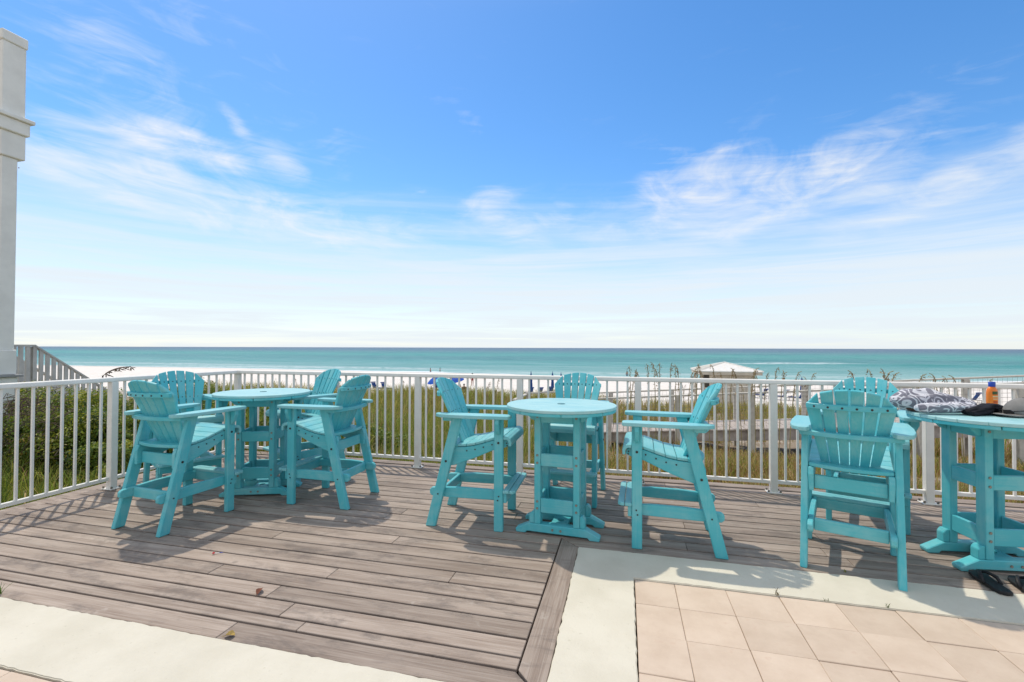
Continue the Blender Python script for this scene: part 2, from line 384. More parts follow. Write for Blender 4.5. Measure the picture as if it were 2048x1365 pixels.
def mat_sand():
    m, t, b = material('white_dune_sand'); g = t.node('ShaderNodeNewGeometry'); p = g.outputs['Position']
    sp = t.node('ShaderNodeSeparateXYZ'); t.link(p, sp.inputs[0]); y_ = sp.outputs[1]
    n = t.noise(p, .9, 6, .65); f = t.noise(p, 9, 6, .7)
    c = t.mix(t.smooth(n, .3, .7), (.70, .645, .585), (.80, .755, .70))
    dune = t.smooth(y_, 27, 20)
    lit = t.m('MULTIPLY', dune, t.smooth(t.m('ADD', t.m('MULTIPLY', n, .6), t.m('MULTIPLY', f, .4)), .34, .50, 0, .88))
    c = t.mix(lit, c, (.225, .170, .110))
    prints = t.smooth(t.noise(t.mapping(p, scale=(1, .45, 1)), 1.4, 5, .65), .52, .7, 0, .30)
    c = t.mix(t.m('MULTIPLY', prints, t.m('SUBTRACT', 1.0, dune)), c, (.60, .555, .50))
    wet = t.smooth(t.m('ADD', y_, t.m('MULTIPLY', t.m('POWER', 2.718, t.m('MULTIPLY', t.m('POWER', t.m('DIVIDE', t.m('SUBTRACT', sp.outputs[0], 12.0), 58.0), 2.0), -1.0)), 9.0)), 98.5, 101.5)
    c = t.mix(t.m('MULTIPLY', wet, .7), c, (.46, .43, .38))
    t.link(c, b.inputs['Base Color']); b.inputs['Roughness'].default_value = .95; b.inputs['Specular IOR Level'].default_value = .1
    bump(t, b, t.m('ADD', t.noise(p, 2.2, 6, .7), t.m('MULTIPLY', f, .3)), .6, .12); return m
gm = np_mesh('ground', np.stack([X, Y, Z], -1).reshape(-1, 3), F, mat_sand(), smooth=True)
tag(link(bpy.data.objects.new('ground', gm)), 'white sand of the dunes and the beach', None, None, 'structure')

SEA = -4.5
def mat_sea():
    m, t, b = material('gulf_water'); g = t.node('ShaderNodeNewGeometry'); p = g.outputs['Position']
    sp = t.node('ShaderNodeSeparateXYZ'); t.link(p, sp.inputs[0])
    wob = t.m('MULTIPLY', t.m('SUBTRACT', t.noise(t.mapping(p, scale=(.006, .03, 0)), 1.0, 5, .6), .5), .50)
    l = t.m('ADD', t.m('LOGARITHM', t.m('MAXIMUM', sp.outputs[1], 1.0), 10.0), wob)
    rp = t.node('ShaderNodeValToRGB'); t.link(t.m('DIVIDE', t.m('SUBTRACT', l, 2.0), 2.0), rp.inputs[0])
    e = rp.color_ramp; e.elements[0].position = 0.0; e.elements[0].color = (.235, .43, .41, 1); e.elements[1].position = 1.0; e.elements[1].color = (.028, .070, .130, 1)
    for q, c in ((.05, (.150, .340, .325)), (.12, (.080, .290, .275)), (.20, (.045, .205, .205)), (.28, (.050, .285, .245)), (.37, (.042, .190, .195)), (.5, (.034, .115, .160)), (.68, (.030, .082, .140))):
        k = e.elements.new(q); k.color = (*c, 1)
    c = rp.outputs[0]
    fol = t.noise(t.mapping(p, scale=(.10, .55, 0)), 1.0, 5, .62, .4)
    gx = t.m('DIVIDE', t.m('SUBTRACT', sp.outputs[0], 12.0), 58.0)
    ysh = t.m('ADD', sp.outputs[1], t.m('MULTIPLY', t.m('POWER', 2.718, t.m('MULTIPLY', t.m('MULTIPLY', gx, gx), -1.0)), 9.0))
    sh = t.smooth(ysh, 107, 102)
    band = t.smooth(t.m('ADD', fol, t.m('MULTIPLY', sh, .34)), .62, .72)
    foam = t.m('MULTIPLY', band, t.smooth(ysh, 113, 104))
    at = t.node('ShaderNodeAttribute', attribute_name='tint').outputs['Fac']
    cap = t.m('MULTIPLY', at, t.smooth(t.noise(t.mapping(p, scale=(.35, 1.0, 0)), 1.0, 5, .65), .36, .56))
    foam = t.m('MAXIMUM', foam, cap)
    c = t.mix(foam, c, (.84, .86, .86))
    t.link(c, b.inputs['Base Color']); b.inputs['Roughness'].default_value = .28; b.inputs['IOR'].default_value = 1.33; b.inputs['Specular IOR Level'].default_value = .09
    w1 = t.noise(t.mapping(p, scale=(.18, .9, 0)), 1.0, 6, .68); w2 = t.noise(t.mapping(p, scale=(.02, .10, 0)), 1.0, 4, .6)
    bump(t, b, t.m('ADD', w1, t.m('MULTIPLY', w2, 4.0)), .9, .55); return m
sx = np.concatenate([np.linspace(-60000, -1500, 14)[:-1], np.linspace(-1500, -300, 40)[:-1], np.linspace(-300, 300, 241), np.linspace(300, 1500, 40)[1:], np.linspace(1500, 60000, 14)[1:]])
sy = np.concatenate([np.linspace(86, 260, 212), np.linspace(260, 520, 90)[1:], np.linspace(520, 2000, 60)[1:], np.geomspace(2000, 60000, 16)[1:]])
X, Y = np.meshgrid(sx, sy)
amp = np.clip((Y-99)/30, 0, 1)*np.clip((1500-Y)/900, 0, 1)
Z = SEA+amp*(.12*np.sin(Y*.42+.03*X+1.4*np.sin(X*.021))+.08*np.sin(Y*.27-.05*X)+.05*np.sin(X*.33+Y*.6))
foam = np.zeros_like(X)
for (wx, wy, wl, wh, ww, fo) in [(125, 178, 62, .95, 3.2, .0), (60, 186, 26, .75, 3, .8), (175, 160, 55, .8, 3, .15), (168, 186, 9, .9, 2.6, 1.), (230, 192, 70, .7, 3, .0), (20, 103, 70, .35, 2, .35), (-90, 112, 60, .35, 2, .5), (120, 111, 50, .4, 2, .7), (-160, 124, 60, .35, 2.5, .4)]:
    yc = wy+3*np.sin(X*.035+wx)
    k = np.exp(-((X-wx)/wl)**4)*np.exp(-((Y-yc)/ww)**2); Z += wh*k; foam = np.maximum(foam, fo*np.exp(-((X-wx)/wl)**4)*np.exp(-((Y-yc+1.5)/(ww*.8))**2))
ny, nx = X.shape; idx = np.arange(nx*ny).reshape(ny, nx)
F = np.stack([idx[:-1, :-1], idx[:-1, 1:], idx[1:, 1:], idx[1:, :-1]], -1).reshape(-1, 4)
sm = np_mesh('sea', np.stack([X, Y, Z], -1).reshape(-1, 3), F, mat_sea(), colors=np.repeat(foam.reshape(-1, 1), 3, 1), smooth=True)
tag(link(bpy.data.objects.new('sea', sm)), 'turquoise gulf water out to the horizon', None, None, 'structure')

# ---------------------------------------------------------------- deck, cement border, tile patio
BX0, BX1 = -.446, -.312          # border board along Y
YS0, YS1 = 1.765, 1.899          # border board along X in front
YR0 = 3.164                      # south edge of the right-hand part
deck = tag(empty('deck', (0, 0, 0)), 'weathered grey timber deck', None, None, 'structure')
DXL, DXR, DYB = -4.90, 6.2, 4.905
gap = .014; th = .024; PB = .1315
def board(poly, grain_y=0.0):
    me = MB().prism(poly, -th-random.uniform(.0, .0015), -random.uniform(.0, .0018)).mesh('board', M_DECK, .0025)
    o = link(bpy.data.objects.new('board', me), deck); o['grain_y'] = grain_y; return o
def row(x0, x1, y0, y1, joints):
    cuts = [x0]+[j for j in joints if x0+.3 < j < x1-.3]+[x1]
    for a, b in zip(cuts[:-1], cuts[1:]):
        board([(a+.0015, y0+gap/2), (b-.0015, y0+gap/2), (b-.0015, y1-gap/2), (a+.0015, y1-gap/2)])
seen = [(1663, 1084), (1120, 1135)]
known = {}
for (jx, jy) in [(665, 1146), (905, 1153), (575, 1218), (437, 1135), (559, 1068), (257, 1224), (1372, 1090), (1495, 1150), (1515, 1010), (1368, 1050)]:
    p = G(jx, jy); known.setdefault(int((p.y-1.981)//PB), []).append(p.x)
k = 0; y = YS1; edges = [YS1, 1.981]
while edges[-1]+PB < DYB+.02: edges.append(edges[-1]+PB)
for i, (a, b) in enumerate(zip(edges[:-1], edges[1:])):
    r = i-1; jn = known.get(r, [])
    if not jn or r % 3 == 1:
        s0 = random.uniform(-4.6, -2.4); jn = jn+[x for x in (s0, s0+random.uniform(2.2, 3.2), s0+random.uniform(5.2, 6.5), s0+random.uniform(7.8, 9)) if all(abs(x-q) > .9 for q in jn)]
    jn = sorted(jn)
    if b < YR0+.01: row(DXL, BX0, a, b, jn)
    elif a < YR0+.01:            # the row that carries the border board of the right-hand part
        row(DXL, BX0, a, b, jn)
        board([(BX0+gap/2, b-gap/2), (BX1, a+gap/2), (2.05, a+gap/2), (2.05, b-gap/2)])
        board([(2.053, a+gap/2), (DXR, a+gap/2), (DXR, b-gap/2), (2.053, b-gap/2)])
    else: row(DXL, DXR, a, b, jn)
yb = next(b for a, b in zip(edges[:-1], edges[1:]) if b > YR0+.01)
board([(BX0+gap/2, YS1+gap/2), (BX1, YS0), (BX1, YR0), (BX0+gap/2, yb-gap)], 1.0)
board([(-1.86, YS0), (BX1-.003, YS0), (BX0-.003, YS1-gap/2), (-1.86, YS1-gap/2)])
board([(-4.9, YS0), (-1.863, YS0), (-1.863, YS1-gap/2), (-4.9, YS1-gap/2)])
for (x0, x1, y0, y1) in [(-5.06, -4.905, 1.2, 5.05), (-4.9, 6.2, 4.93, 5.05)]:        # fascia timbers outside the boards
    MB().box(x0, x1, y0, y1, -.20, -.006).build('rim_joist', M_DECK, deck, .004)
MB().box(DXL, DXR, 1.4, DYB+.02, -.56, -.22).build('underside_shade', M_VOID, deck)  # dark block added so the gaps between boards read as shade

patio = tag(empty('patio'), 'tile patio with a cream cement border', None, None, 'structure')
def rough_edge(pts, amp=.0016, step=.03, closed=True):
    out = []
    n = len(pts)
    for i in range(n if closed else n-1):
        a, b = Vector(pts[i]), Vector(pts[(i+1) % n]); d = b-a; L = d.length; m = max(1, int(L/step)); nrm = Vector((-d.y, d.x))/L
        for j in range(m):
            w = 0 if j == 0 else random.gauss(0, amp)+(random.random() < .05)*random.uniform(0, amp*3)
            out.append(tuple(a+d*(j/m)+nrm*w))
    return out
TX0, TY1 = .055, 2.81
CYB = 1.385
def cement(poly, name='cement_border'):
    bm = bmesh.new(); pts = rough_edge(poly)
    top = [bm.verts.new((x, y, .004)) for x, y in pts]; bot = [bm.verts.new((x, y, -.15)) for x, y in pts]
    f = bm.faces.new(top); n = len(pts)
    for i in range(n): bm.faces.new((top[i], bot[i], bot[(i+1) % n], top[(i+1) % n]))
    bmesh.ops.recalc_face_normals(bm, faces=bm.faces)
    bmesh.ops.bevel(bm, geom=[e for e in f.edges], offset=.004, segments=2, affect='EDGES')
    bmesh.ops.triangulate(bm, faces=[q for q in bm.faces if len(q.verts) > 4])
    me = bpy.data.meshes.new(name); bm.to_mesh(me); bm.free(); me.materials.append(M_CEM)
    return link(bpy.data.objects.new(name, me), patio)
cement([(BX1+.003, YR0-.004), (BX1+.003, -3), (TX0-.006, -3), (TX0-.006, TY1+.006), (6.2, TY1+.006), (6.2, YR0-.004)])
cement([(-6.5, YS0-.004), (-6.5, CYB), (BX1-.001, CYB), (BX1-.001, YS0-.004)])
tw = .2715
def tile_mesh(w, h):
    return MB().prism([(0, 0), (w, 0), (w, h), (0, h)], -.02, 0).mesh('tile', M_TILE, .0025)
full = tile_mesh(tw-.0025, tw-.0025); first = tile_mesh(.2195, tw-.0025); firstr = tile_mesh(tw-.0025, .2535); corner = tile_mesh(.2195, .2535)
MB().box(TX0, 6.2, -3, TY1, -.15, -.0095).build('bedding', M_GROUT, patio)
MB().box(-6.5, BX1-.004, -3, CYB-.004, -.15, -.0095).build('bedding', M_GROUT, patio)
for r_ in range(9):
    y1 = TY1 if r_ == 0 else TY1-.256-(r_-1)*tw
    h = .256 if r_ == 0 else tw
    for c_ in range(13):
        x0 = TX0 if c_ == 0 else TX0+.222+(c_-1)*tw
        me = (corner if c_ == 0 else firstr) if r_ == 0 else (first if c_ == 0 else full)
        o = link(bpy.data.objects.new('tile', me), patio); o.location = (x0, y1-h+.0018, random.uniform(-.003, .0012)); o.rotation_euler = (random.gauss(0, .0025), random.gauss(0, .0025), random.gauss(0, .0016))
for r_ in range(5):
    for c_ in range(16):
        if r_ > 2 and c_ > 9: continue
        o = link(bpy.data.objects.new('tile', full), patio); o.location = (BX1-.01-(c_+1)*tw, CYB-.006-(r_+1)*tw, random.uniform(-.003, .0012)); o.rotation_euler = (random.gauss(0, .0025), random.gauss(0, .0025), 0)

# ---------------------------------------------------------------- railing
RY, RX = 4.81, -4.775
rail = tag(empty('deck_railing', (RX, RY, 0)), 'white metal railing with thin balusters around the deck edge', 'railing')
rail_off = Vector((-RX, -RY, 0))
def rl(mb, name, mat=M_WHITE, bevel=.003, parent=None):
    o = mb.build(name, mat, parent or rail, bevel)
    return o
def shift(mb): mb.v = [(a-RX, b-RY, c) for a, b, c in mb.v]; return mb
BACK = [-4.775, -3.53, -2.291, -1.10, .125, 1.359, 2.592, 3.82, 5.05]
SIDE = [4.81, 3.352, 2.13, .92]
capsec = lambda w, z0, z1: [(-w, z0), (w, z0), (w+.004, z0+.010), (w, z1-.006), (w*.6, z1), (-w*.6, z1), (-w, z1-.006), (-w-.004, z0+.010)]
rl(shift(MB().prism([(RY+a, z) for a, z in capsec(.026, 1.022, 1.066)], RX+.03, 5.2, 'x')), 'top_rail')
rl(shift(MB().prism([(RX+a, z) for a, z in capsec(.026, 1.022, 1.066)], .2, RY+.029, 'y')), 'top_rail')
rl(shift(MB().box(RX+.03, 5.2, RY-.016, RY+.016, .085, .118)), 'bottom_rail')
rl(shift(MB().box(RX-.016, RX+.016, .2, RY-.032, .085, .118)), 'bottom_rail')
post_me = shift(MB().box(RX-.031, RX+.031, RY-.031, RY+.031, .008, 1.0215)).mesh('post', M_WHITE, .004)
plate_me = shift(MB().box(RX-.062, RX+.062, RY-.05, RY+.05, .0005, .011)).mesh('base_plate', M_WHITE, .004)
nut_me = MB().tube([(0, 0, 0), (0, 0, .022)], .009, 6).mesh('anchor_bolt', M_BOLTL)
bal_me = shift(MB().box(RX-.0095, RX+.0095, RY-.0095, RY+.0095, .1175, 1.0225)).mesh('baluster', M_WHITE, .002)
def inst(name, me, loc, parent):
    o = bpy.data.objects.new(name, me); link(o, parent); o.location = loc; return o
def post(x, y):
    p = inst('post', post_me, (x-RX, y-RY, 0), rail); q = inst('base_plate', plate_me, (0, 0, 0), p)
    for sx_, sy_ in ((-.05, -.036), (.05, -.036), (-.05, .036), (.05, .036)): inst('anchor_bolt', nut_me, (sx_, sy_, .008), p)
for x in BACK: post(x, RY)
for y in SIDE[1:]: post(RX, y)
for a, b in zip(BACK[:-1], BACK[1:]):
    n = 12
    for i in range(1, n): inst('baluster', bal_me, (a+(b-a)*i/n-RX, 0, 0), rail)
for a, b in zip(SIDE[:-1], SIDE[1:]):
    n = 14 if a > 4.5 else 12
    for i in range(1, n): inst('baluster', bal_me, (0, a+(b-a)*i/n-RY, 0), rail)

# ---------------------------------------------------------------- bar chair
def make_chair():
    c = empty('bar_chair')
    bolt = MB().tube([(0, 0, 0), (0, .004, 0)], .0085, 10).mesh('bolt', M_BOLT); screw = MB().tube([(0, 0, 0), (0, .003, 0)], .0055, 8).mesh('screw', M_BOLT)
    rearscrew = MB().tube([(0, 0, 0), (.003, 0, 0)], .0065, 8).mesh('screw', M_BOLT)
    LY, LT = .236, .019                       # leg centre and half thickness
    ZL = .835
    for s in (1, -1):
        y0, y1 = sorted((s*(LY-LT), s*(LY+LT)))
        fl = MB().box(-.034, .034, y0, y1, 0, ZL).build('front_leg', TZ, c, .005)
        zb = [(-.570, 0), (-.492, 0), (-.285, ZL), (-.362, ZL)]
        bl = MB().prism(zb, y0, y1, 'y').build('back_leg', TZ, c, .005)
        ys_ = s*(LY+LT+.0005) if s > 0 else s*(LY+LT+.0045)
        for (bx, bz, me, par, nm) in ((0, .655, bolt, fl, 'bolt'), (.004, .262, screw, fl, 'screw'), (-.004, .232, screw, fl, 'screw'), (-.408, .50, bolt, bl, 'bolt'), (-.47, .25, screw, bl, 'screw')):
            inst(nm, me, (bx, ys_, bz), par)
        # seat side: top edge follows the dished seat
        top = [(.075, .630), (.070, .660), (.045, .676), (0, .674), (-.06, .660), (-.13, .636), (-.20, .616), (-.27, .604), (-.34, .600), (-.425, .600)]
        bot = [(-.440, .555), (-.440, .452), (-.36, .462), (-.20, .522), (-.05, .590), (.035, .612)]
        a, b = sorted((s*(LY-LT-.0005), s*(LY-LT-.031)))
        sd = MB().prism([(x, z) for x, z in (top+bot)][::-1], a, b, 'y').build('seat_side', TX, c, .004)
        yo = s*(LY-LT) if s > 0 else s*(LY-LT+.0025)
        for bx, bz in ((.055, .648), (.058, .630), (-.058, .632), (-.125, .610), (-.190, .590), (-.255, .578), (-.385, .510)):
            inst('screw', screw, (bx, yo, bz), sd)
        # arm
        pl = [(.092, .222), (.097, .240), (.097, .300), (.084, .318), (.03, .322), (-.16, .328), (-.33, .322), (-.44, .302), (-.488, .262), (-.492, .222), (-.45, .205), (-.40, .212), (-.345, .2), (-.30, .198), (0, .200), (.07, .208)]
        pl = [(x, s*y) for x, y in pl]
        if s < 0: pl = pl[::-1]
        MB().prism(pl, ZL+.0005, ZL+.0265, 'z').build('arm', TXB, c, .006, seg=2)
        br = [(s*(LY+LT+.0005), ZL), (s*.312, ZL), (s*.312, .80), (s*.288, .745), (s*.270, .722), (s*(LY+LT+.0005), .715)]
        MB().prism(br, -.015, .015, 'x').build('arm_bracket', TZ, c, .004)
        st = [(.052, .222), (.052, .285), (-.10, .296), (-.30, .297), (-.47, .288), (-.535, .284), (-.552, .268), (-.552, .236), (-.535, .220), (-.40, .216), (-.10, .218)]
        a, b = sorted((s*(LY-LT-.0005), s*(LY-LT-.031)))
        MB().prism(st, a, b, 'y').build('side_stretcher', TX, c, .004)
    # seat slats along the dished curve
    cur = [(.088, .640), (.091, .662), (.082, .686), (.060, .6975), (.03, .699), (0, .6955), (-.06, .682), (-.13, .658), (-.20, .638), (-.27, .626), (-.335, .622)]
    segs = [[0, 1, 2, 3, 4]]
    def curve_at(x):
        xsx = [p[0] for p in cur[4:]][::-1]; zs = [p[1] for p in cur[4:]][::-1]
        return float(np.interp(x, xsx, zs))
    t_ = .019; hw = .2165
    fr = [(.095, .632), (.097, .664), (.088, .688), (.066, .7005), (.036, .7015)]; inn = [(.036, .6775), (.058, .6785), (.072, .670), (.0765, .654), (.0765, .632)]
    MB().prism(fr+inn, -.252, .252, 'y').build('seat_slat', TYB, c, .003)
    e = [.0335, -.040, -.113, -.186, -.259, -.330]
    for a, b in zip(e[:-1], e[1:]):
        x1, x0 = a-.002, b+.002; z1, z0 = curve_at(x1)+.002, curve_at(x0)+.002
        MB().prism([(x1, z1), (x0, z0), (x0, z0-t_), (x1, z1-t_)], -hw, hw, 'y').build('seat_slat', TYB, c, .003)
    # fan back of six slats on an arc
    def bp(y, z):                             # point of the back's front face
        k = (z-.56)/.56
        return Vector((-.297-.258*k+(1.15*y*y), y, z))
    nrm = Vector((-.908, 0, -.418)) * .02
    for i in range(6):
        u = i-2.5
        yb, yt = u*.0475, u*.0775; wb, wt = .0215, .0325
        def ztop(y): return 1.118-1.15*y*y-(.9*max(0, abs(y)-.17))*1.0
        zB = .572
        lo_l, lo_r = bp(yb-wb, zB), bp(yb+wb, zB)
        hi_l, hi_r = bp(yt-wt, ztop(yt-wt)), bp(yt+wt, ztop(yt+wt))
        mid = [(yb+(yt-yb)*q, wb+(wt-wb)*q) for q in (.5,)]
        V_ = []
        for n_ in (Vector((0, 0, 0)), nrm):
            V_ += [lo_l+n_, lo_r+n_, hi_r+n_, hi_l+n_]
        mb = MB().add(V_, [(0, 1, 2, 3), (7, 6, 5, 4), (0, 4, 5, 1), (1, 5, 6, 2), (2, 6, 7, 3), (3, 7, 4, 0)])
        o = mb.build('back_slat', TZ, c, .004)
        for zz in (1.005, .85):
            q = (zz-zB)/(1.09-zB); yy = yb+(yt-yb)*q; p = bp(yy, zz)
            inst('screw', rearscrew, (p.x-.001, yy, zz), o)
    def brace(z0, z1, hy, depth, name, extra=0.0, flat=False, n=13):
        ysx = np.linspace(-hy, hy, n); zm = (z0+z1)/2
        front = [(bp(y, zm).x-.0225, y) for y in ysx]
        back = [((bp(y, zm).x-.0225-depth) if not flat else (bp(0, zm).x-.0225-depth+flat*y*y), y) for y in ysx]
        return MB().strip(front, back, z0, z1).build(name, TY, c, .003)
    o = brace(.985, 1.018, .222, .026, 'upper_back_brace')
    for i in range(6):
        yy = (i-2.5)*.0715; p = bp(yy, 1.0); inst('screw', rearscrew, (p.x-.0515, yy, 1.0), o)
    brace(.8055, .8345, .262, .045, 'arm_brace', flat=.75)
    n = 13; ysx = np.linspace(-.215, .215, n)
    MB().strip([(-.3375+.25*y*y, y) for y in ysx], [(-.452+.95*y*y, y) for y in ysx], .6005, .6235).build('rear_seat_plank', TY, c, .004)
    MB().box(-.405, -.378, -.1845, .1845, .462, .548).build('rear_apron', TY, c, .004)
    MB().box(-.462, -.436, -.1845, .1845, .212, .286).build('rear_stretcher', TY, c, .004)
    MB().box(.0345, .060, -.245, .245, .212, .2845).build('footrest_support', TY, c, .004)
    fp = [(.035, -.262), (.092, -.262), (.112, -.25), (.122, -.23), (.122, .23), (.112, .25), (.092, .262), (.035, .262)]
    f1 = [(.0345, -.262), (.079, -.262), (.079, .262), (.0345, .262)]; f2 = [(.083, -.262), (.108, -.26), (.126, -.24), (.126, .24), (.108, .26), (.083, .262)]
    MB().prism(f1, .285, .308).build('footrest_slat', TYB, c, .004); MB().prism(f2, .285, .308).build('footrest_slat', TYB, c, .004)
    return c
chair0 = make_chair()
CHAIRS = [  # front-leg midpoint x, y, facing degrees, label
    (-3.428, 3.160, 85.6, 'turquoise bar chair with its back to the cement border, at the table by the shrubs'),
    (-3.990, 3.480, -27.5, 'turquoise bar chair tucked between the side railing and the table by the shrubs'),
    (-3.420, 4.060, 246., 'turquoise bar chair between the railing and the table by the shrubs, facing the patio'),
    (-2.815, 3.650, 180., 'turquoise bar chair turned sideways to the table by the shrubs, facing the side railing'),
    (-.920, 3.525, 2.0, 'turquoise bar chair in profile with its back towards the table by the shrubs'),
    (-.490, 4.005, -95.3, 'turquoise bar chair behind the bare middle table, its back against the railing'),
    (.085, 3.480, 178., 'turquoise bar chair in profile beside the cement border, facing the bare middle table'),
    (1.505, 3.650, 68., 'turquoise bar chair with its back to the tile patio, beside the table with the towel'),
    (1.797, 4.085, 246.2, 'turquoise bar chair by the railing, face to face with another chair beside the towel')]
for i, (x, y, a, lab) in enumerate(CHAIRS):
    o = chair0 if i == 0 else copy_tree(chair0)
    o.location = (x, y, .0005); o.rotation_euler = (0, 0, R(a)); tag(o, lab, 'chair', 'turquoise bar chairs on the deck')

# ---------------------------------------------------------------- round bar table
def make_table():
    t = empty('bar_table'); RAD = .41; ZT = .936
    pw = .1025; n = 8
    for i in range(n):
        y0, y1 = -RAD+i*pw+.002, -RAD+(i+1)*pw-.002
        y0c, y1c = max(y0, -RAD+.003), min(y1, RAD-.003)
        arc = [(math.sqrt(max(0, RAD**2-y*y)), y) for y in np.linspace(y0c, y1c, 7)]
        poly = arc+[(-x, y) for x, y in arc[::-1]]
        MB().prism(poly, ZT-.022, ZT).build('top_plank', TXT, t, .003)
    seg = 8
    for i in range(seg):
        a0, a1 = i*2*math.pi/seg+.2+.006, (i+1)*2*math.pi/seg+.2-.006
        aa = np.linspace(a0, a1, 9)
        poly = [(.406*math.cos(a), .406*math.sin(a)) for a in aa]+[(.27*math.cos(a), .27*math.sin(a)) for a in aa[::-1]]
        MB().prism(poly, ZT-.045, ZT-.0225).build('rim_segment', TX, t, .003)
    MB().lathe([(.030, ZT+.0003), (.030, ZT+.0015), (.027, ZT+.004), (.012, ZT+.0045)], 24).build('umbrella_hole_plug', M_PLUG, t)
    PX, PY = .143, .128
    bolt = MB().tube([(0, 0, 0), (0, -.004, 0)], .0085, 10).mesh('bolt', M_BOLTL)
    for sx_ in (1, -1):
        for sy_ in (1, -1):
            x0, x1 = sorted((sx_*(PX-.023), sx_*(PX+.023))); y0, y1 = sorted((sy_*(PY-.036), sy_*(PY+.036)))
            p = MB().box(x0, x1, y0, y1, .076, ZT-.0455).build('post', TZ, t, .004)
            for zz in (.855, .575, .52, .24, .19): inst('bolt', bolt, (sx_*PX, (y0 if sy_ < 0 else y1+.004), zz), p)
            sh = [(sx_*(PX+.0235), .0755), (sx_*(PX+.062), .0755), (sx_*(PX+.062), .135), (sx_*(PX+.044), .158), (sx_*(PX+.0235), .158)]
            MB().prism(sh, y0+.006, y1-.006, 'y').build('post_shoe', TZ, t, .004)
            ko = [(sx_*(PX+.0235), ZT-.046), (sx_*(PX+.088), ZT-.046), (sx_*(PX+.080), ZT-.075), (sx_*(PX+.050), ZT-.105), (sx_*(PX+.0235), ZT-.112)]
            MB().prism(ko, sy_*PY-.013, sy_*PY+.013, 'y').build('top_bracket', TZ, t, .003)
    for z0, z1 in ((.812, .889), (.497, .588), (.158, .262)):
        for sy_ in (1, -1):
            a, b = sorted((sy_*(PY+.030), sy_*(PY+.006)))
            MB().box(-PX+.0235, PX-.0235, a, b, z0, z1).build('cross_board', TX, t, .004)
        for sx_ in (1, -1):
            a, b = sorted((sx_*(PX+.018), sx_*(PX-.006)))
            MB().box(a, b, -PY+.0365, PY-.0365, z0, z1).build('cross_board', TY, t, .004)
    for sy_ in (1, -1):
        pr = [(-.305, 0), (-.235, 0), (-.222, .016), (.222, .016), (.235, 0), (.305, 0), (.310, .026), (.205, .075), (-.205, .075), (-.310, .026)]
        f = MB().prism(pr, sy_*PY-.036, sy_*PY+.036, 'y').build('foot', TX, t, .005)
        for xx in (-.03, .03): inst('bolt', bolt, (xx, sy_*PY-.0365, .045), f)
    # centre board with the umbrella hole
    m_ = 24; ri = .026; V_ = []; F_ = []
    for z in (.040, .064):
        for k_ in range(m_):
            a = (k_+.5)*2*math.pi/m_; q = max(abs(math.cos(a))/.062, abs(math.sin(a))/.0905); V_.append((math.cos(a)/q, math.sin(a)/q, z))
        V_ += [(ri*math.cos((k_+.5)*2*math.pi/m_), ri*math.sin((k_+.5)*2*math.pi/m_), z) for k_ in range(m_)]
    for k_ in range(m_):
        j = (k_+1) % m_
        F_ += [(k_, m_+k_, m_+j, j), (2*m_+k_, 2*m_+j, 3*m_+j, 3*m_+k_), (k_, j, 2*m_+j, 2*m_+k_), (m_+j, m_+k_, 3*m_+k_, 3*m_+j)]
    MB().add(V_, F_).build('centre_board', TY, t)
    return t
M_PLUG = simple('grey_teal_plug', (.07, .22, .24), .5, .1, 20)
table0 = make_table()
TABLES = [(-3.33, 3.65, 20., 'round turquoise bar table nearest the green shrubs, bare top'),
          (-.47, 3.455, -4., 'round turquoise bar table at the mitred deck corner, bare top'),
          (2.275, 3.60, 8., 'round turquoise bar table covered with a towel, bottle and cap')]
for i, (x, y, a, lab) in enumerate(TABLES):
    o = table0 if i == 0 else copy_tree(table0)
    o.location = (x, y, .0005); o.rotation_euler = (0, 0, R(a)); tag(o, lab, 'table', 'round bar tables on the deck')
ZTOP = .9368

#@@PART2
# ---------------------------------------------------------------- neighbouring pillar and stair
def pillar():
    X0 = -9.0; far = 5.02; o = tag(empty('white_pillar', (X0-.3, far-.16, -.45)), 'tall white stucco pillar with a moulded band beyond the side railing', 'pillar')
    ox, oy, oz = o.location
    def blk(name, inset, z0, z1, mat=M_STUCCO, bev=.012, ln=.62, cut=0.0):
        MB().box(X0-ln+inset-ox, X0-inset-ox, far-.30+inset-oy, far-inset-cut-oy, z0-oz, z1-oz).build(name, mat, o, bev)
    blk('cap', -.008, 5.95, 6.11); blk('upper_block', .006, 4.86, 5.949); blk('ledge', -.075, 4.80, 4.859, M_STUCCO, .008); blk('ledge_board', -.035, 4.60, 4.799)
    blk('band', .000, 4.22, 4.599); blk('shaft', .030, 1.31, 4.219, cut=.045); blk('base_block', .0, .93, 1.309, cut=.06); blk('base_flashing', -.055, .895, .929, M_LEDGE, .004, cut=.06); blk('plinth', -.01, .50, .894, cut=.06); blk('footing', .06, -.45, .499, M_STUCCO, cut=.06)
    for (yy, zz) in ((far-.10, 1.36), (far-.06, 4.10), (far-.09, 2.6)):
        MB().tube([(X0-ox-.04, yy-oy, zz-oz), (X0-ox-.034, yy-oy, zz-oz)], .008, 8).build('rust_spot', M_RUST, o)
M_RUST = simple('rust_stain', (.22, .10, .04), .8, .4, 30)
pillar()
